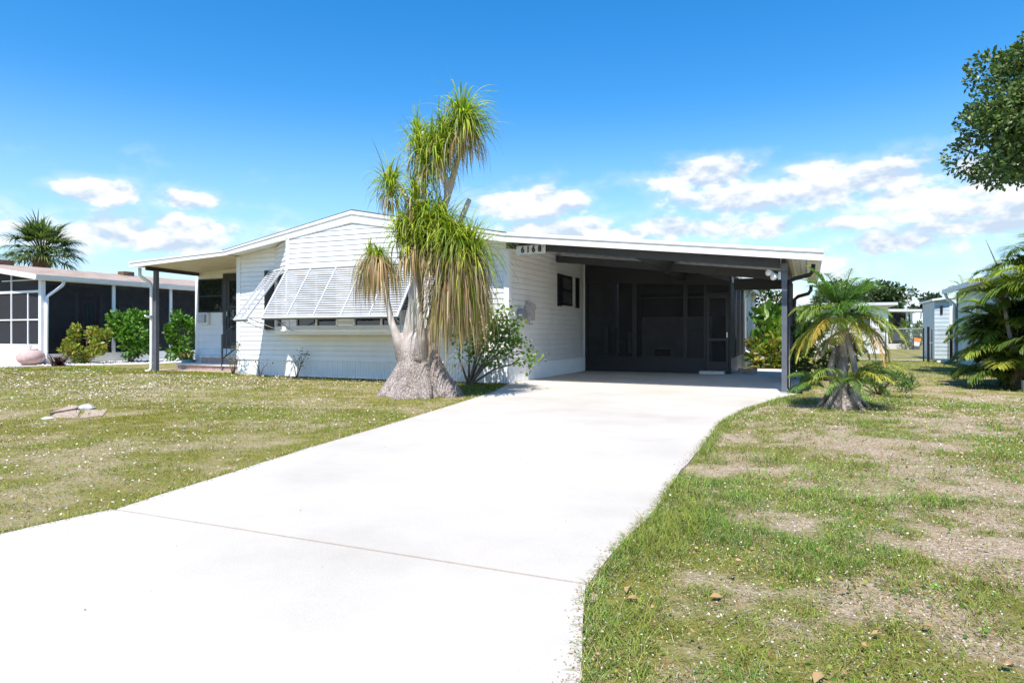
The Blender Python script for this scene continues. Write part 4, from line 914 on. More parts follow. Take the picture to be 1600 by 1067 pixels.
for t in tips[-5:-1]: pl_.append(np.array(t) + rng.normal(0, 1, (130, 3)) * np.array([.2, .18, .17]))
pl_ = np.concatenate(pl_); V, F_, C = leaves(pl_, rng.normal(0, 1, (len(pl_), 3)) + [0, -.2, .3], .095, [(0.11, 0.22, 0.025), (0.17, 0.29, 0.035), (0.08, 0.16, 0.02), (0.25, 0.30, 0.045)], .58); fast('foliage', V, F_, M['leaf'], cs, C)
for (px, py, h, nl, lab) in ((408, 584, .62, 150, 'spindly small shrub against the white skirting left of centre'), (505, 587, .5, 110, 'sparse twiggy plant below the middle of the awning shutters'), (441, 586, .42, 12, 'nearly bare twigs in the sunlit gap below the shutters')):
    b = P(px, py, Z=0); b.y = min(b.y, 12.35)
    t = thing('small_shrub', lab, 'shrub', b, None)
    tips = [b + Vector((random.uniform(-.22, .28), random.uniform(-.12, .1), h * random.uniform(.55, 1.25))) for k in range(7)]
    stems((b.x, b.y, -.02), tips, .012, parent=t, wig=.05)
    p = np.concatenate([np.array(q) + rng.normal(0, .055, (max(2, nl // 7), 3)) for q in tips]); V, F_, C = leaves(p, rng.normal(0, 1, p.shape) + [0, 0, .3], .05, [(0.06, .11, .03), (.10, .14, .04), (.2, .14, .06)], .5); fast('foliage', V, F_, M['leaf'], t, C)
# behind the carport
b = P(1205, 572, Z=0)
t = shrub('croton_shrub', 'leafy yellow and orange flecked shrub behind the carport', 'shrub', (-.85, 21.6, 0), (-.85, 21.6, .55), (.95, .6, .55), 1500, .17, CLUY + CLU[:1], .5, 16)
t = thing('large_leaf_shrub', 'tall bright green shrub with large paddle leaves behind the carport', 'shrub', (-.7, 22.6, 0))
n = 260; a = rng.uniform(0, 6.28, n); st_ = np.stack([-.7 + rng.normal(0, .55, n), 22.6 + rng.normal(0, .3, n), rng.uniform(.5, 1.75, n)], 1)
V, F_, C = leaves(st_, np.stack([np.cos(a) * .7, np.sin(a) * .7 - .2, np.full(n, .8)], 1), .42, [(0.14, .26, .03), (.19, .31, .045), (.10, .20, .03)], .42, .3); fast('foliage', V, F_, M['leaf'], t, C)
stems((-.7, 22.6, 0), [tuple(q) for q in st_[:14]], .02, parent=t)
shrub('climbing_shrub', 'dark dense shrub against the white rear addition', 'shrub', (-1.25, 25.2, 0), (-1.2, 25.2, 1.55), (.55, .6, 1.55), 2200, .15, [(0.05, .10, .025), (.08, .14, .03), (.035, .07, .02), (.15, .18, .06)], .55, 18)
shrub('dark_shrub', 'low dark green shrub between carport post and dwarf date palm', 'shrub', (.25, 16.6, 0), (.25, 16.6, .6), (.75, .6, .62), 1700, .13, [(0.05, .10, .02), (.07, .13, .03), (.035, .07, .016)], .5, 14)
t = shrub('fern_clump', 'feathery dark green ground plants behind the dwarf date palm', 'plant', (1.1, 13.0, 0), (1.05, 12.6, .22), (.55, .4, .32), 1600, .05, [(0.05, .11, .02), (.08, .15, .03)], .35, 12)

# ---------------------------------------------------------------- broadleaf trees
def tree(name, label, base, h_tr, c, r, n, size, cols, lumps=30, tr=.16, group=None, shell=.5, mat_='oak', nb=16, ratio=.55, lr=(.22, .40)):
    t = thing(name, label, 'tree', base, group); b = Vector(base)
    p, u, o_ = blob_pts(n, c, r, lumps, shell, lr)
    V, F_, C = leaves(p, u * .4 + o_ * .6, size, cols, ratio, .8); fast('crown', V, F_, M[mat_], t, C)
    top = Vector((base[0] + (c[0] - base[0]) * .3, base[1] + (c[1] - base[1]) * .3, h_tr))
    mb = MB().tube([b + Vector((0, 0, -.1)), b.lerp(top, .5) + Vector((.05, 0, 0)), top], [tr * 1.25, tr, tr * .8], 10)
    for q in p[rng.integers(0, len(p), nb)]:
        q = Vector(q); m1 = top.lerp(q, .5) + Vector((random.uniform(-.2, .2), random.uniform(-.2, .2), .15)); mb.tube([top - Vector((0, 0, .05)), m1, q], [tr * .5, tr * .3, tr * .07], 6)
    mb.build('trunk', M['wood'], t, True); return t
OAKC = [(0.07, 0.12, 0.025), (0.095, 0.16, 0.03), (0.125, 0.20, 0.04), (0.045, 0.085, 0.02), (0.18, .23, .06)]
rng = np.random.default_rng(5)
q = P(1676, 182, d=15.0)
tree('oak_tree', 'dark leafy oak overhanging the top right corner of the yard', (q.x + .9, q.y + .3, 0), 3.6, (q.x, q.y, q.z + .1), (2.25, 2.2, 1.85), 52000, .115, OAKC, 95, .22, None, .3, nb=70, lr=(.17, .30))

# ================================================================ LEFT NEIGHBOUR
lh = thing('neighbour_house', 'left neighbour house with pinkish shingle roof and dark screened porch', 'house', (-26, 18, 0))
LX, LY, LB = -23.4, 14.05, 32.0
def shingle_mat():
    m, nt, b = newmat('pink_shingles'); N, L = nt.nodes, nt.links
    tc = N.new('ShaderNodeTexCoord'); mp = N.new('ShaderNodeMapping'); mp.inputs['Rotation'].default_value = (0, 0, math.radians(90)); L.new(tc.outputs['Object'], mp.inputs[0])
    br = N.new('ShaderNodeTexBrick'); br.inputs['Scale'].default_value = 1.0; br.inputs['Brick Width'].default_value = .5; br.inputs['Row Height'].default_value = .2; br.inputs['Mortar Size'].default_value = .008
    br.inputs['Color1'].default_value = (.50, .38, .30, 1); br.inputs['Color2'].default_value = (.30, .22, .17, 1); br.inputs['Mortar'].default_value = (.14, .10, .09, 1); L.new(mp.outputs[0], br.inputs[0])
    n = N.new('ShaderNodeTexNoise'); n.inputs['Scale'].default_value = 30; n.inputs['Detail'].default_value = 4; L.new(tc.outputs['Object'], n.inputs[0])
    mu = N.new('ShaderNodeMixRGB'); mu.blend_type = 'OVERLAY'; mu.inputs[0].default_value = .5; L.new(br.outputs[0], mu.inputs[1]); L.new(n.outputs['Fac'], mu.inputs[2])
    L.new(mu.outputs[0], b.inputs['Base Color']); b.inputs['Roughness'].default_value = .9
    bp = N.new('ShaderNodeBump'); bp.inputs['Strength'].default_value = .5; bp.inputs['Distance'].default_value = .02; L.new(br.outputs['Fac'], bp.inputs['Height']); bp.invert = True; L.new(bp.outputs[0], b.inputs['Normal']); return m
M['pinkroof'] = shingle_mat()
RX, RZ, EX, EZ = -28.2, 3.70, -23.25, 3.0
rzx = lambda x: EZ + (RZ - EZ) * (EX - x) / (EX - RX)
MB().prism([(EX, LY - .28, EZ), (RX, LY - .28, RZ), (RX - 4.9, LY - .28, EZ), (RX - 4.9, LY - .28, EZ - .05), (RX, LY - .28, RZ - .05), (EX, LY - .28, EZ - .05)], (0, LB - LY, 0)).build('roof', M['pinkroof'], lh)
MB().prism([(EX + .01, LY - .33, EZ - .17), (RX, LY - .33, RZ - .17), (RX, LY - .33, RZ - .005), (EX + .01, LY - .33, EZ - .005)], (0, .045, 0)).build('fascia_board', M['trim'], lh)
MB().prism([(EX + .012, LY - .33, EZ - .19), (EX + .10, LY - .33, EZ - .15), (EX + .13, LY - .33, EZ - .02), (EX + .012, LY - .33, EZ - .02)], (0, LB - LY, 0)).build('gutter', M['bluefascia'], lh)
for px, py, x in ((6, 404, RX + .2), (197, 424, RX + .6)):
    q = P(px, py, X=x); MB().box(x - .2, x + .2, q.y - .25, q.y + .25, rzx(x) - .02, rzx(x) + .16).build('roof_vent', M['boot'], lh)
# screened porch: knee wall, mullions, screens
MB().box(-32, LX, LY, LY + .06, -.02, .63).box(LX - .06, LX, LY + .065, LB - .5, -.02, .36).build('knee_wall', M['white'], lh)
MB().box(LX - .14, LX + .01, LY - .02, LY + .12, .0, 2.84).build('column', M['trim'], lh)
for y in (16.59, 19.0, 21.5, 24.0): MB().box(LX - .06, LX + .01, y - .06, y + .06, .36, 2.84).build('column', M['trim'], lh)
fr = MB()
fr.box(-32, LX - .14, LY - .01, LY + .05, 2.42, 2.50).box(-32, LX - .14, LY - .008, LY + .045, 1.49, 1.535).box(-32, LX - .14, LY - .01, LY + .055, .63, .69)
for x in (-24.13, -25.05, -25.95, -26.9): fr.box(x - .025, x + .025, LY - .012, LY + .05, .69, 2.42)
for x in (-25.05, -26.95): fr.box(x - .025, x + .025, LY - .012, LY + .05, 2.50, rzx(x) - .12)
fr.build('screen_frame', M['trim'], lh)
MB().prism([(-32, LY + .02, .69), (LX - .1, LY + .02, .69), (LX - .1, LY + .02, 2.86), (RX, LY + .02, RZ - .15), (-32, LY + .02, 3.2)], (0, .002, 0)).build('screen_panel', M['screen2'], lh)
MB().box(LX - .03, LX - .028, LY + .13, LB - .6, .36, 2.83).build('screen_panel', M['screen'], lh)
IX = -25.6
iw = MB().box(IX - .12, IX - .015, LY + 1.2, LB, 0, 3.1).build('inner_wall', M['taupe'], lh)
siding(iw, (IX, LY + 1.2), (IX, 24), .1, lambda x, y: 3.0, pitch=.2, key='taupe')
MB().box(-32, IX, LY + 2.5, LY + 2.6, 0, 3.2).box(IX, LX - .1, LB - .6, LB - .5, 0, 2.9).build('cross_wall', M['taupe'], lh)
MB().box(-32, LX - .06, LY + .07, LB - .6, -.02, .06).build('porch_floor', M['concrete2'], lh)
MB().box(IX, LX, LY, LB - .6, 2.84, 2.87).build('porch_ceiling', M['trim'], lh)
def xdoor(y0, y1, z0, z1, key, name, win):
    d_ = MB().box(IX + .016, IX + .05, y0, y1, z0, z1).build(name, M[key], lh)
    f_ = MB().box(IX + .05, IX + .065, y0 + win[0], y1 - win[0], win[1], win[2]).build('frame', M['inside'], d_)
    MB().box(IX + .066, IX + .07, y0 + win[0] + .05, y1 - win[0] - .05, win[1] + .05, win[2] - .05).build('pane', M['glass2'], d_)
    k = 3
    for q in range(1, k): y = y0 + win[0] + (y1 - y0 - 2 * win[0]) * q / k; MB().box(IX + .071, IX + .076, y - .012, y + .012, win[1] + .05, win[2] - .05).build('muntin', M['inside'], d_)
y0 = P(121, 480, X=IX).y; y1 = P(154, 480, X=IX).y
xdoor(y0, y1, .06, 2.5, 'red', 'door', (.16, 1.15, 2.3))
MB().box(IX + .016, IX + .08, y0 - .12, y0 - .002, .06, 2.6).box(IX + .016, IX + .08, y1 + .002, y1 + .12, .06, 2.6).build('door_trim', M['mail'], lh)
y0 = P(183, 480, X=IX).y; y1 = P(207, 480, X=IX).y
xdoor(y0, y1, .8, 2.35, 'taupe', 'window', (.03, .82, 2.33))
y0 = P(275, 480, X=IX).y; y1 = P(297, 480, X=IX).y
xdoor(y0, y1, .8, 2.2, 'taupe', 'window', (.03, .82, 2.18))
MB().tube([(LX + .14, LY + .65, EZ - .19), (LX + .13, LY + .6, EZ - .32), (LX + .06, LY + .25, EZ - .62), (LX + .05, LY + .14, EZ - .72), (LX + .05, LY + .12, .15), (LX + .08, LY + .1, .05), (LX + .3, LY - .0, .03)], .055, 6).build('downspout', M['trim'], lh, True)
cp = thing('porch_chair', 'pale plastic chair inside the left screened porch', 'chair', (-24.9, 17.2, .06))
q = P(120, 525, X=-24.9); yq = q.y
MB().box(-25.15, -24.65, yq - .25, yq + .25, .44, .48).build('seat', M['mail'], cp); MB().prism([(-25.15, yq - .25, .48), (-25.15, yq + .25, .48), (-25.3, yq + .22, 1.0), (-25.3, yq - .22, 1.0)], (.03, 0, 0)).build('backrest', M['mail'], cp)
for dx in (-.22, .22):
    for dy in (-.22, .22): MB().bar((-24.9 + dx, yq + dy, .06), (-24.9 + dx, yq + dy, .44), .035, .035, (0, 1, 0)).build('leg', M['mail'], cp)
u0 = P(48, 571, Z=0)
ur = thing('urn', 'round pink terracotta urn with dry stems by the left porch', 'urn', u0)
MB().lathe([(.16, 0), (.24, .04), (.36, .14), (.405, .27), (.38, .38), (.28, .48), (.19, .525), (.20, .545), (.15, .545), (.14, .50)], u0, 28).build('bowl', M['terra'], ur, True)
stems(u0 + Vector((0, 0, .5)), [u0 + Vector(d_) for d_ in ((-.08, 0, .74), (.03, 0, .72), (.1, .02, .68))], .012, parent=ur, wig=.02)
# pots by the porch
p0 = P(298, 577, Z=0); p0.y -= .1
pt = thing('flower_pot', 'teal glazed pot with yellowish spiky plant at the porch corner', 'plant pot', p0)
MB().lathe([(.10, 0), (.15, .04), (.185, .15), (.17, .25), (.155, .28), (.175, .30), (.14, .30), (.13, .26)], p0, 20).build('pot', M['teal'], pt, True)
n = 90; a = rng.uniform(0, 6.28, n); V, F_, m_ = ribbons(np.array(p0)[None] + np.stack([.09 * np.cos(a), .09 * np.sin(a), np.full(n, .27)], 1), np.stack([np.cos(a) * .5, np.sin(a) * .5, rng.uniform(.5, 1.6, n)], 1), rng.uniform(.18, .40, n), .028, 1.1, 4, (0, 0, 0), .5)
fast('foliage', V, F_, M['leaf'], pt, np.repeat(pick([(.22, .25, .05), (.35, .28, .08), (.40, .22, .06), (.14, .2, .04)], n), m_, 0))
p1 = p0 + Vector((-.2, .28, 0)); pt2 = thing('flower_pot', 'small plain orange terracotta pot behind the teal pot', 'plant pot', p1)
MB().lathe([(.10, 0), (.14, .22), (.16, .22), (.16, .28), (.13, .28), (.12, .22)], p1, 18).build('pot', M['terra2'], pt2, True)
# white gravel bed
gb = MB().prism([(x, y, -.02) for x, y in ((-23.36, 13.4), (-22.2, 13.5), (-21.9, 14.3), (-21.2, 15.2), (-20.6, 16.5), (-20.8, 22), (-23.36, 24))], (0, 0, .035)).build('gravel_bed', M['cream']); tag(gb, kind='structure')
n = 2600; gp = np.stack([rng.uniform(-23.3, -20.9, n), rng.uniform(13.6, 19.5, n), np.full(n, .012)], 1); gp = gp[gp[:, 0] < np.interp(gp[:, 1], [13.6, 14.3, 15.2, 16.5], [-22.3, -21.9, -21.2, -20.7])]
n = len(gp); oc = np.array([(1, 0, 0), (0, 1, 0), (-1, 0, 0), (0, -1, 0), (0, 0, 1.0)]); sc = rng.uniform(.02, .05, (n, 1, 1)) * rng.uniform(.7, 1.3, (n, 5, 3)); V = gp[:, None] + oc[None] * sc
F_ = ((np.arange(n) * 5)[:, None, None] + np.array([(0, 1, 4), (1, 2, 4), (2, 3, 4), (3, 0, 4)])[None]).reshape(-1, 3)
g_ = fast('gravel', V.reshape(-1, 3), F_, M['litter'], None, np.repeat(pick([(.72, .70, .66), (.6, .58, .55), (.78, .76, .72)], n, .08), 5, 0)); tag(g_, kind='stuff')
pth = MB().box(-30, -22.35, 12.35, 13.98, -.03, .02).build('path', M['concrete']); tag(pth, kind='structure')

# ================================================================ RIGHT NEIGHBOUR AND BACK YARDS
rh = thing('teal_house', 'pale teal neighbour house half hidden behind the areca palm', 'house', (7, 23, 0))
TX = 4.86
tw = MB().box(TX + .015, TX + .1, 17.6, 28.2, 0.0, 2.55).box(TX + .1, 12, 28.1, 28.2, 0, 2.55).box(TX + .1, 12, 17.6, 17.7, 0, 2.55).build('wall', M['tealwall'], rh)
siding(tw, (TX, 28.2), (TX, 17.6), .5, lambda x, y: 2.5, pitch=.2, key='tealwall')
MB().box(TX - .012, TX + .014, 17.6, 28.2, 0.0, .49).build('skirting', M['tealwall'], rh)
MB().prism([(TX - .35, 17.2, 2.52), (8.5, 17.2, 3.3), (12.5, 17.2, 2.52), (12.5, 17.2, 2.6), (8.5, 17.2, 3.4), (TX - .35, 17.2, 2.62)], (0, 11.4, 0)).build('roof', M['lightgrey'], rh)
MB().box(TX - .42, TX - .352, 17.2, 28.6, 2.48, 2.63).build('gutter', M['bluefascia'], rh)
MB().box(TX - .03, TX + .05, 28.13, 28.25, 0, 2.5).build('corner_trim', M['char'], rh)
for y0 in (24.4, 20.5):
    w = MB().box(TX - .02, TX + .012, y0, y0 + .9, 1.1, 2.1).build('window', M['trim'], rh); MB().box(TX - .026, TX - .021, y0 + .07, y0 + .83, 1.17, 2.03).build('pane', M['glass2'], w)
MB().tube([(TX - .37, 28.3, 2.5), (TX - .3, 28.3, 2.3), (TX - .08, 28.28, 2.1), (TX - .07, 28.28, .2), (TX - .15, 28.1, .07), (TX - .7, 27.6, .05)], .05, 6).build('downspout', M['bluefascia'], rh, True)
sh = thing('shed', 'narrow pale blue shed with one small dark window beyond the fence', 'shed', (5.0, 31, 0))
q0, q1 = P(1460, 560, Y=31.0), P(1489, 560, Y=31.0)
s_ = MB().box(q0.x, q1.x - .12, 31.015, 34, 0, 2.32).build('wall', M['bluewall'], sh)
siding(s_, (q0.x, 31.0), (q1.x - .12, 31.0), .05, lambda x, y: 2.3, pitch=.16, key='bluewall')
MB().box(q1.x - .12, q1.x - .02, 30.97, 31.1, 1.4, 2.3).build('white_panel', M['trim'], sh)
MB().prism([(q0.x - .1, 30.8, 2.33), (q1.x + .6, 30.8, 2.52), (q1.x + .6, 30.8, 2.6), (q0.x - .1, 30.8, 2.41)], (0, 3.4, 0)).build('roof', M['trim'], sh)
qa, qb = P(1469, 478, Y=30.97), P(1473, 490, Y=30.97)
MB().box(qa.x, qb.x, 30.95, 30.982, qb.z, qa.z).build('window', M['black'], sh)
# chain-link fence
YFN = 28.7
fx = [P(px, 540, Y=YFN).x for px in (1330, 1384, 1443, 1449, 1486)]
fn = thing('chain_link_fence', 'low dark chain-link fence across the side yard', 'fence', (3, YFN, 0))
for x, r in ((fx[0] - 1.5, .025), (fx[1], .022), (fx[2], .025)): MB().tube([(x, YFN, -.05), (x, YFN, 1.26)], r, 8).build('fence_post', M['black'], fn)
MB().tube([(fx[0] - 1.5, YFN, 1.22), (fx[2], YFN, 1.22)], .018, 6).build('top_rail', M['alu'], fn); MB().tube([(fx[0] - 1.5, YFN, .06), (fx[2], YFN, .06)], .015, 6).build('bottom_rail', M['alu'], fn)
def wire(x0, x1, y, z0, z1, parent, p=.062):
    mb = MB(); w = .0035; h = z1 - z0
    for sgn in (1, -1):
        k = -h
        while k < x1 - x0:
            a0, a1 = max(0, k), min(x1 - x0, k + h)
            if a1 > a0:
                za, zb = (a0 - k), (a1 - k)
                if sgn < 0: za, zb = h - za, h - zb
                mb.bar((x0 + a0, y + sgn * .003, z0 + za), (x0 + a1, y + sgn * .003, z0 + zb), w, w, (0, 1, 0))
            k += p
    return tag(mb.build('wire_mesh', M['alu'], parent), kind='stuff')
wire(fx[0] - 1.5, fx[2], YFN, .06, 1.2, fn)
gt = thing('gate', 'chain-link gate with thick black posts beside the shed', 'gate', (4.3, YFN, 0))
for x, r in ((fx[3] + .03, .042), (fx[4], .055)): MB().tube([(x, YFN, -.05), (x, YFN, 1.30)], r, 10).build('gate_post', M['black'], gt)
g0, g1 = fx[3] + .14, fx[4] - .09
MB().tube([(g0, YFN, .1), (g0, YFN, 1.2), (g1, YFN, 1.2), (g1, YFN, .1), (g0, YFN, .1)], .018, 6).build('gate_frame', M['black'], gt)
wire(g0, g1, YFN, .1, 1.2, gt)
MB().tube([(g0 - .1, YFN, .7), (g0 + .02, YFN, .7)], .02, 6).build('latch', M['alu'], gt)
# houses across the back
wh = thing('white_house', 'white house wall seen behind the dwarf date palm', 'house', (2, 40, 0))
a, b = P(1195, 530, Y=40), P(1388, 530, Y=40)
s_ = MB().box(a.x, b.x, 40, 50, 0, 2.55).build('wall', M['white'], wh)
MB().prism([(a.x - .4, 39.6, 2.52), (b.x + .4, 39.6, 2.52), (b.x + .4, 39.6, 2.66), (a.x - .4, 39.6, 2.70)], (0, 11, 0)).build('roof', M['lightgrey'], wh)
for px in (1225, 1285, 1345):
    q = P(px, 505, Y=40); w = MB().box(q.x - .5, q.x + .5, 39.95, 39.99, 1.1, 2.1).build('window', M['trim'], wh); MB().box(q.x - .43, q.x + .43, 39.94, 39.948, 1.17, 2.03).build('pane', M['glass2'], w)
dh = thing('porch_house', 'house with a dark open porch beyond the chain-link fence', 'house', (9, 54, 0))
a, b = P(1360, 530, Y=54), P(1426, 530, Y=54)
MB().box(a.x, b.x, 56.5, 60, 0, 2.4).build('wall', M['black'], dh)
MB().prism([(a.x - .6, 53.5, 2.62), (b.x + .5, 53.5, 2.55), (b.x + .5, 53.5, 2.72), (a.x - .6, 53.5, 2.80)], (0, 6.8, 0)).build('roof', M['lightgrey'], dh)
MB().box(b.x - .15, b.x, 54, 54.15, 0, 2.55).box(a.x + 2.2, a.x + 2.35, 54, 54.15, 0, 2.55).build('post', M['tealwall'], dh)
MB().box(a.x, b.x - .2, 53.98, 54.05, .55, 1.2).build('kick_wall', M['char'], dh)
MB().box(a.x, b.x - .2, 54.1, 54.11, 1.2, 2.5).build('screen_panel', M['screen'], dh)
MB().box(a.x + .3, b.x + .1, 51.5, 53.9, 0, .32).build('terrace', M['cream'], dh)
MB().prism([(b.x + .4, 53.4, 2.5), (b.x + .5, 53.4, 2.5), (b.x + .45, 53.4, 2.0), (b.x + .36, 53.4, 2.05)], (0, .1, 0)).build('downspout', M['alu'], dh)
gh = thing('grey_house', 'far pale house with grey roof between the fence and the shed', 'house', (14, 80, 0))
a, b = P(1436, 525, Y=78), P(1480, 525, Y=78)
s_ = MB().box(a.x, b.x, 78, 86, 0, 1.9).build('wall', M['bluewall'], gh); MB().prism([(a.x - .5, 77.5, 1.8), (b.x, 77.5, 1.8), (b.x, 81, 3.1), (a.x - .5, 81, 3.1)], (0, 0, .12)).build('roof', M['lightgrey'], gh)
q = P(1451, 525, Y=77.9); w = MB().box(q.x - .7, q.x + .7, 77.93, 77.99, .2, 1.75).build('window', M['trim'], gh); MB().box(q.x - .6, q.x + .6, 77.9, 77.928, .3, 1.65).build('pane', M['glass2'], w)
q = P(1348, 470, d=72); tree('shade_tree', 'broad grey-green tree rising behind the white house', (q.x, q.y, 0), 2.4, (q.x, q.y, q.z + .2), (4.3, 3, 2.0), 7000, .42, [(.06, .10, .04), (.09, .13, .05), (.045, .075, .03)], 40, .25, None, .3)
q = P(1449, 487, d=85); tree('round_tree', 'rounded bluish-green tree beyond the grey roof', (q.x, q.y, 0), 2.2, (q.x, q.y, q.z - .4), (2.1, 2, 2.2), 3500, .45, [(.05, .09, .045), (.07, .12, .055), (.04, .07, .035)], 26, .25, None, .3)
q = P(1425, 545, d=44); shrub('yard_bush', 'loose yellow-green bush beside the orange garden flag', 'shrub', (q.x, q.y, 0), (q.x, q.y, 1.0), (.9, .6, 1.05), 800, .22, [(.14, .20, .04), (.20, .25, .06), (.09, .14, .03)], .4, 12)
q = P(1434, 534, d=42); gf = thing('garden_flag', 'small orange and white garden flag in the back yard', 'flag', (q.x, q.y, 0))
MB().tube([(q.x - .22, q.y, -.02), (q.x - .22, q.y, .95)], .015, 6).build('pole', M['black'], gf)
MB().prism([(q.x - .2, q.y, .55), (q.x + .12, q.y - .02, .50), (q.x + .2, q.y, .62), (q.x + .16, q.y, .74), (q.x - .2, q.y, .80)], (0, .01, 0)).build('orange_cloth', M['orange'], gf)
MB().prism([(q.x - .2, q.y, .28), (q.x + .08, q.y, .25), (q.x + .12, q.y, .495), (q.x - .2, q.y, .545)], (0, .01, 0)).build('white_cloth', M['trim'], gf)
q = P(1508, 446, d=40)
sm = thing('small_palm', 'small feathery palm top showing over the teal house roof', 'palm', (q.x, q.y, 0)); MB().tube([(q.x, q.y, -.05), (q.x, q.y, q.z - .3)], .12, 8).build('trunk', M['palmbark'], sm)
for k in range(22): frond(sm, (q.x, q.y, q.z - .35), rng.uniform(0, 6.28), rng.uniform(.1, 1.3), rng.uniform(.9, 1.3), 1.4, 26, .4, .03, G1)
# far tree line along the horizon
n = 16000; an = rng.uniform(-2.2, 1.6, n); rr = rng.uniform(150, 190, n); hgt = 3.2 + 2.2 * vnoise(an * 40, an * 0, 1.0) ; zz = hgt * rng.uniform(0, 1, n) ** .7
p = np.stack([np.sin(an) * rr, np.cos(an) * rr, zz], 1); V, F_, C = leaves(p, rng.normal(0, 1, (n, 3)), 2.2, [(.05, .08, .035), (.07, .10, .045)], .8)
tag(fast('far_trees', V, F_, M['oak'], None, C), kind='stuff')

# ================================================================ LAWN DETAIL
# utility cover pavers in the left lawn
pv = thing('stepping_pavers', 'two worn pinkish pavers sunk in the left lawn', 'pavers', (-8.7, 5.7, 0))
def quadp(pix, z): return [tuple(P(x, y, Z=0).xy) + (z,) for x, y in pix]
MB().prism(quadp([(78, 648), (118, 641), (124, 637), (112, 636), (96, 640)][:4], -.03), (0, 0, .06)).build('paver', M['paver'], pv)
for pix in (((74, 655), (120, 653), (126, 641), (92, 643)), ((124, 654), (160, 650), (168, 640), (134, 641))):
    MB().prism(quadp(pix, -.03), (0, 0, .037)).build('paver', M['paver'], pv)
q = P(136, 639, Z=0); o = MB().lathe([(.09, -.02), (.10, .02), (.07, .055), (.03, .07)], (q.x, q.y, 0), 9, lambda a, z: 1 + .25 * math.sin(3 * a + 20 * z)).build('stone', M['mail'], None); tag(o, 'grey lump of stone on the pavers in the left lawn', 'stone')
q = P(74, 656, Z=0); o = MB().lathe([(.05, -.01), (.06, .02), (.02, .04)], (q.x, q.y, 0), 8, lambda a, z: 1 + .2 * math.sin(2 * a)).build('stone', M['cream'], None); tag(o, 'small white stone beside the sunken pavers', 'stone')

def scatter(n, x0, x1, y0, y1, power=1.0):
    """points in camera range, denser close by"""
    x = rng.uniform(x0, x1, n); y = rng.uniform(y0, y1, n); return x, y
def off_drive(x, y, m_=0.0): return (x < edge(DRV_L, y) - m_) | (x > edge(DRV_R, y) + m_)
def keep_out(x, y):
    k = off_drive(x, y, .0) & ~((y > YW - .1) & (y < 27) & (x > -13.2) & (x < .0)) & ~((x > -17) & (x < -13.4) & (y > 12.9)) & ~((x > TX) & (y > 17))
    k &= ~((x < -20.8) & (y > 12.3)) & ~(np.hypot(x - cx, y - cy) < .55) & ~((x > -9.3) & (x < -8.0) & (y > 5.1) & (y < 6.3) & (rng.random(len(x)) < .8))
    return k
def lawn_height(x, y): return (fbm(x, y, 1.3, 5) - .5) * .03
GR_L = [(0.185, 0.26, 0.025), (0.25, 0.285, 0.03), (0.125, 0.205, 0.022), (0.31, 0.28, 0.045)]
GR_R = [(0.17, 0.29, 0.045), (0.22, 0.33, 0.055), (0.12, 0.22, 0.04), (0.31, 0.34, 0.07)]
STR = [(0.50, 0.39, 0.23), (0.40, 0.29, 0.16), (0.58, 0.48, 0.33), (0.36, 0.29, 0.10)]
def blades(tag_, n_try, reg, hscale, wid, k, tall=None, dens=1.0):
    x, y = scatter(n_try, *reg); d = np.hypot(x, y); ok = keep_out(x, y); x, y, d = x[ok], y[ok], d[ok]
    b = bareness(x, y); cl = vnoise(x, y, 5.5, 21); pr_ = np.clip(1.05 - .72 * b, .10, 1) * np.clip(.35 + 1.3 * cl, 0, 1.2) * dens
    ok = rng.random(len(x)) < pr_; x, y, b, cl, d = x[ok], y[ok], b[ok], cl[ok], d[ok]; n = len(x)
    a = rng.uniform(0, 6.28, n); straw = rng.random(n) < np.clip(np.where(x > -1.2, .40, .26) + .5 * b, 0, .9)
    right = x > -1.2
    h = hscale * rng.uniform(.5, 1.2, n) * (.6 + .8 * cl) * np.where(straw, .75, 1)
    if tall is not None: h = h * tall(x, y)
    dn = np.stack([np.cos(a) * .75, np.sin(a) * .75, rng.uniform(.35, 1.3, n) * np.where(straw, .35, 1)], 1)
    V, F_, m_ = ribbons(np.stack([x, y, lawn_height(x, y) - .004], 1), dn, h, wid * (1 + .10 * d), 1.0, k, (0, 0, 0), .5)
    cg = np.where(right[:, None], pick(GR_R, n, .2), pick(GR_L, n, .2)); patch = vnoise(x, y, .8, 44)[:, None]
    cg = cg * (0.72 + .42 * patch) + np.array([.05, .02, 0]) * (patch < .45)
    C = np.where(straw[:, None], pick(STR, n, .18), cg)
    o = fast('grass', V, F_, M['grass'], None, np.repeat(C, m_, 0)); tag(o, kind='stuff'); return n
edge_tall = lambda x, y: 1 + 1.0 * np.clip(1 - np.abs(x - edge(DRV_R, y) - .25) / .3, 0, 1) * (vnoise(x, y, 1.1, 9) > .45) + .8 * (vnoise(x, y, 2.6, 71) > .68)
blades('near right', 210000, (-.9, 3.2, 1.4, 5.0), .043, .0030, 2, edge_tall)
blades('mid right', 190000, (-1.0, 6.5, 4.6, 12.0), .06, .0034, 2, edge_tall)
blades('far right', 60000, (-.5, 9.0, 11, 30), .08, .005, 2)
blades('left near', 90000, (-9, -3.6, 1.5, 7.5), .05, .0030, 2)
blades('left mid', 150000, (-24, -4.2, 5.5, 12.9), .06, .0035, 2)
blades('left far', 25000, (-23, -12, 12, 13.6), .10, .005, 2)
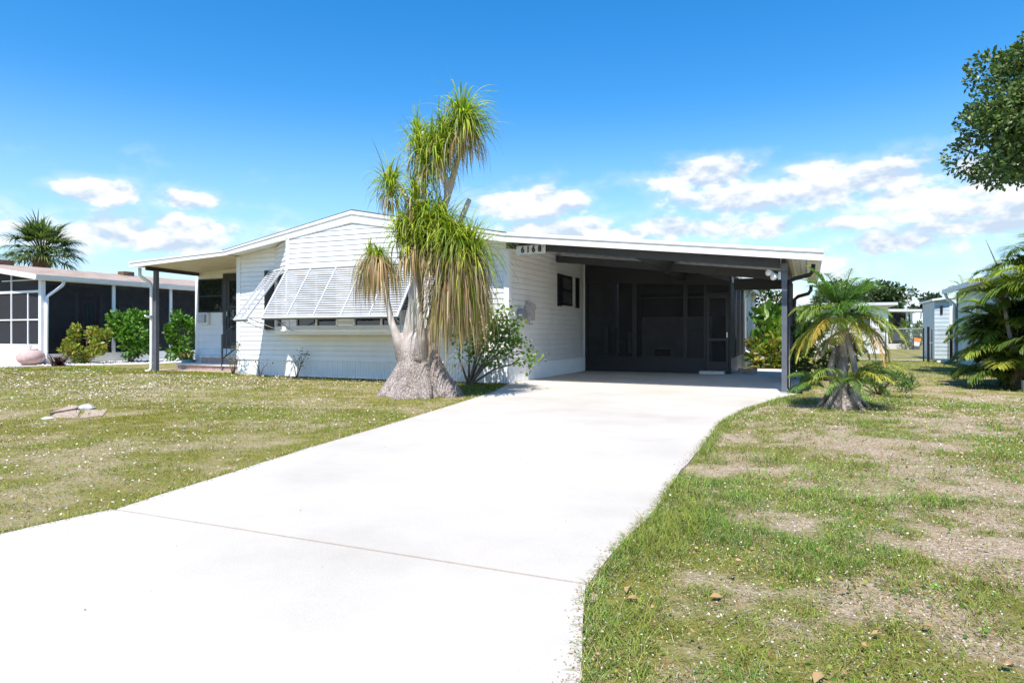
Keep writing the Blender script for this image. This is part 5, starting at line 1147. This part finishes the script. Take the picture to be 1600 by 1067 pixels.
def edge_blades(tab, y0, y1, n, sgn, hs):
    y = rng.uniform(y0, y1, n); off = np.abs(rng.normal(0, .05, n)) ; x = edge(tab, y) + sgn * (off + .004); ok = (vnoise(x, y, 2.2, 15) + rng.random(n) * .35 > .55); x, y = x[ok], y[ok]; n = len(x)
    a = rng.uniform(0, 6.28, n); dn = np.stack([np.cos(a) * .7 - sgn * .35, np.sin(a) * .7, rng.uniform(.25, 1.1, n)], 1); d = np.hypot(x, y)
    V, F_, m_ = ribbons(np.stack([x, y, np.full(n, -.004)], 1), dn, hs * rng.uniform(.5, 1.2, n), .003 * (1 + .1 * d), 1.2, 3, (0, 0, 0), .5)
    C = np.where((rng.random(n) < .3)[:, None], pick(STR, n), pick(GR_R if sgn > 0 else GR_L, n)); tag(fast('grass', V, F_, M['grass'], None, np.repeat(C, m_, 0)), kind='stuff')
edge_blades(DRV_R, 1.5, 12.2, 16000, 1, .075); edge_blades(DRV_L, 1.5, 12.5, 16000, -1, .06)
blades('palm foot', 9000, (-6.9, -5.2, 10.2, 12.4), .10, .005, 2)
# pale flecks of dry leaf and seed heads
def flecks(n, reg, size, cols, frac=1.0):
    x, y = scatter(n, *reg); ok = keep_out(x, y) & (rng.random(n) < np.clip((fbm(x, y, .7, 77) - .30) * 3.2, 0.05, 1) * frac); x, y = x[ok], y[ok]; n = len(x)
    c = np.stack([x, y, lawn_height(x, y) + rng.uniform(.006, .045, n)], 1)
    V, F_, C = leaves(c, rng.normal(0, 1, (n, 3)) * [1, 1, .25], size * (1 + .05 * np.hypot(x, y)), cols, .62, .3)
    return V, F_, C
WH = [(.58, .52, .42), (.48, .40, .30), (.64, .60, .52), (.42, .34, .21), (.36, .30, .16)]
BRN = [(.40, .22, .10), (.32, .19, .10), (.48, .30, .16), (.26, .17, .10)]
V, F_, C = cat([flecks(22000, (-16, -3.7, 2, 12.5), .016, WH), flecks(7000, (-24, -10, 7, 13.5), .026, WH), flecks(34000, (-.8, 4.5, 1.4, 7), .0072, WH), flecks(2500, (-.8, 4.5, 1.4, 7), .011, WH), flecks(22000, (-.8, 7.5, 6, 14), .013, WH), flecks(1600, (-.8, 4.5, 1.4, 7), .018, BRN), flecks(700, (-.8, 7.5, 6, 14), .025, BRN)])
tag(fast('leaf_litter', V, F_, M['litter'], None, C), kind='stuff')
# short straws of dead thatch on the worn patches
n = 60000; x, y = scatter(n, -.8, 5.0, 1.4, 10); ok = keep_out(x, y) & (rng.random(n) < bareness(x, y) + .2); x, y = x[ok], y[ok]; n = len(x); a = rng.uniform(0, 6.28, n)
V, F_, m_ = ribbons(np.stack([x, y, lawn_height(x, y) + .003], 1), np.stack([np.cos(a), np.sin(a), rng.uniform(0, .25, n)], 1), rng.uniform(.02, .075, n), .0022 * (1 + .12 * np.hypot(x, y)), .3, 2, (0, 0, 0), .4)
tag(fast('thatch', V, F_, M['litter'], None, np.repeat(pick([(.48, .40, .31), (.38, .29, .21), (.55, .48, .40), (.25, .18, .12)], n), m_, 0)), kind='stuff')
# broad-leaved weeds in low mats, mostly by the drive
n = 9000; x, y = scatter(n, -.9, 4.5, 1.4, 9); ok = keep_out(x, y) & (vnoise(x, y, 1.9, 133) > .66) & (rng.random(n) < .8); x, y = x[ok], y[ok]; n = len(x)
V, F_, C = leaves(np.stack([x, y, lawn_height(x, y) + rng.uniform(.005, .035, n)], 1), rng.normal(0, 1, (n, 3)) * [1, 1, .4] + [0, 0, .2], .022, [(.13, .26, .03), (.18, .32, .04), (.09, .19, .03), (.3, .34, .06)], .7, .3)
tag(fast('weeds', V, F_, M['leaf'], None, C), kind='stuff')
# soil and clippings spilled over the slab edges
vs = []
for tab, sg_ in ((DRV_R, -1), (DRV_L, 1)):
    n = 1600; y = rng.uniform(1.5, 12.2, n); off = np.abs(rng.normal(0, .045, n)) * (vnoise(y, y * 0, 1.6, 5) + .15); x = edge(tab, y) + sg_ * off
    vs.append(leaves(np.stack([x, y, np.full(n, .021)], 1), rng.normal(0, 1, (n, 3)) * [1, 1, .1], .011, STR + BRN, .4, .2))
n = 60; x = rng.uniform(-5, -.9, n); y = rng.uniform(1.6, 12, n); ok = ~off_drive(x, y, -.1); x, y = x[ok], y[ok]
vs.append(leaves(np.stack([x, y, np.full(len(x), .021)], 1), rng.normal(0, 1, (len(x), 3)) * [1, 1, .1], .010, BRN + STR, .5, .2))
V, F_, C = cat(vs); tag(fast('clippings', V, F_, M['litter'], None, C), kind='stuff')
# single fallen leaves that can be told apart
LEAFPX = [(987, 921), (1000, 943), (1145, 902), (1312, 942), (1534, 914), (1541, 865), (1360, 1000), (1285, 1060), (1567, 1050), (1440, 985), (1108, 940), (48, 805)]
proto = None
for k, (px, py) in enumerate(LEAFPX):
    q = P(px, py, Z=0)
    if proto is None:
        V, F_, C = leaves(np.zeros((1, 3)), np.array([[1.0, 0, .12]]), .06, [(.36, .22, .11)], .55, 0.0, .7); proto = fast('fallen_leaf', V, F_, M['litter'], None, C); o = proto
    else: o = proto.copy(); COL.objects.link(o)
    o.location = (q.x, q.y, .02); o.rotation_euler = (random.uniform(-.4, .4), random.uniform(-.4, .4), random.uniform(0, 6.28)); s_ = random.uniform(.45, .9); o.scale = (s_,) * 3
    tag(o, 'curled orange-brown fallen leaf lying on the dry grass', 'leaf', 'fallen leaves on the lawn')

q = (-41.0, -7.5, 0); tree('street_tree', 'leafy tree across the street, mirrored in the porch window', q, 2.4, (q[0], q[1], 5.0), (4.6, 4.0, 3.2), 6000, .42, OAKC, 40, .25, None, .3)
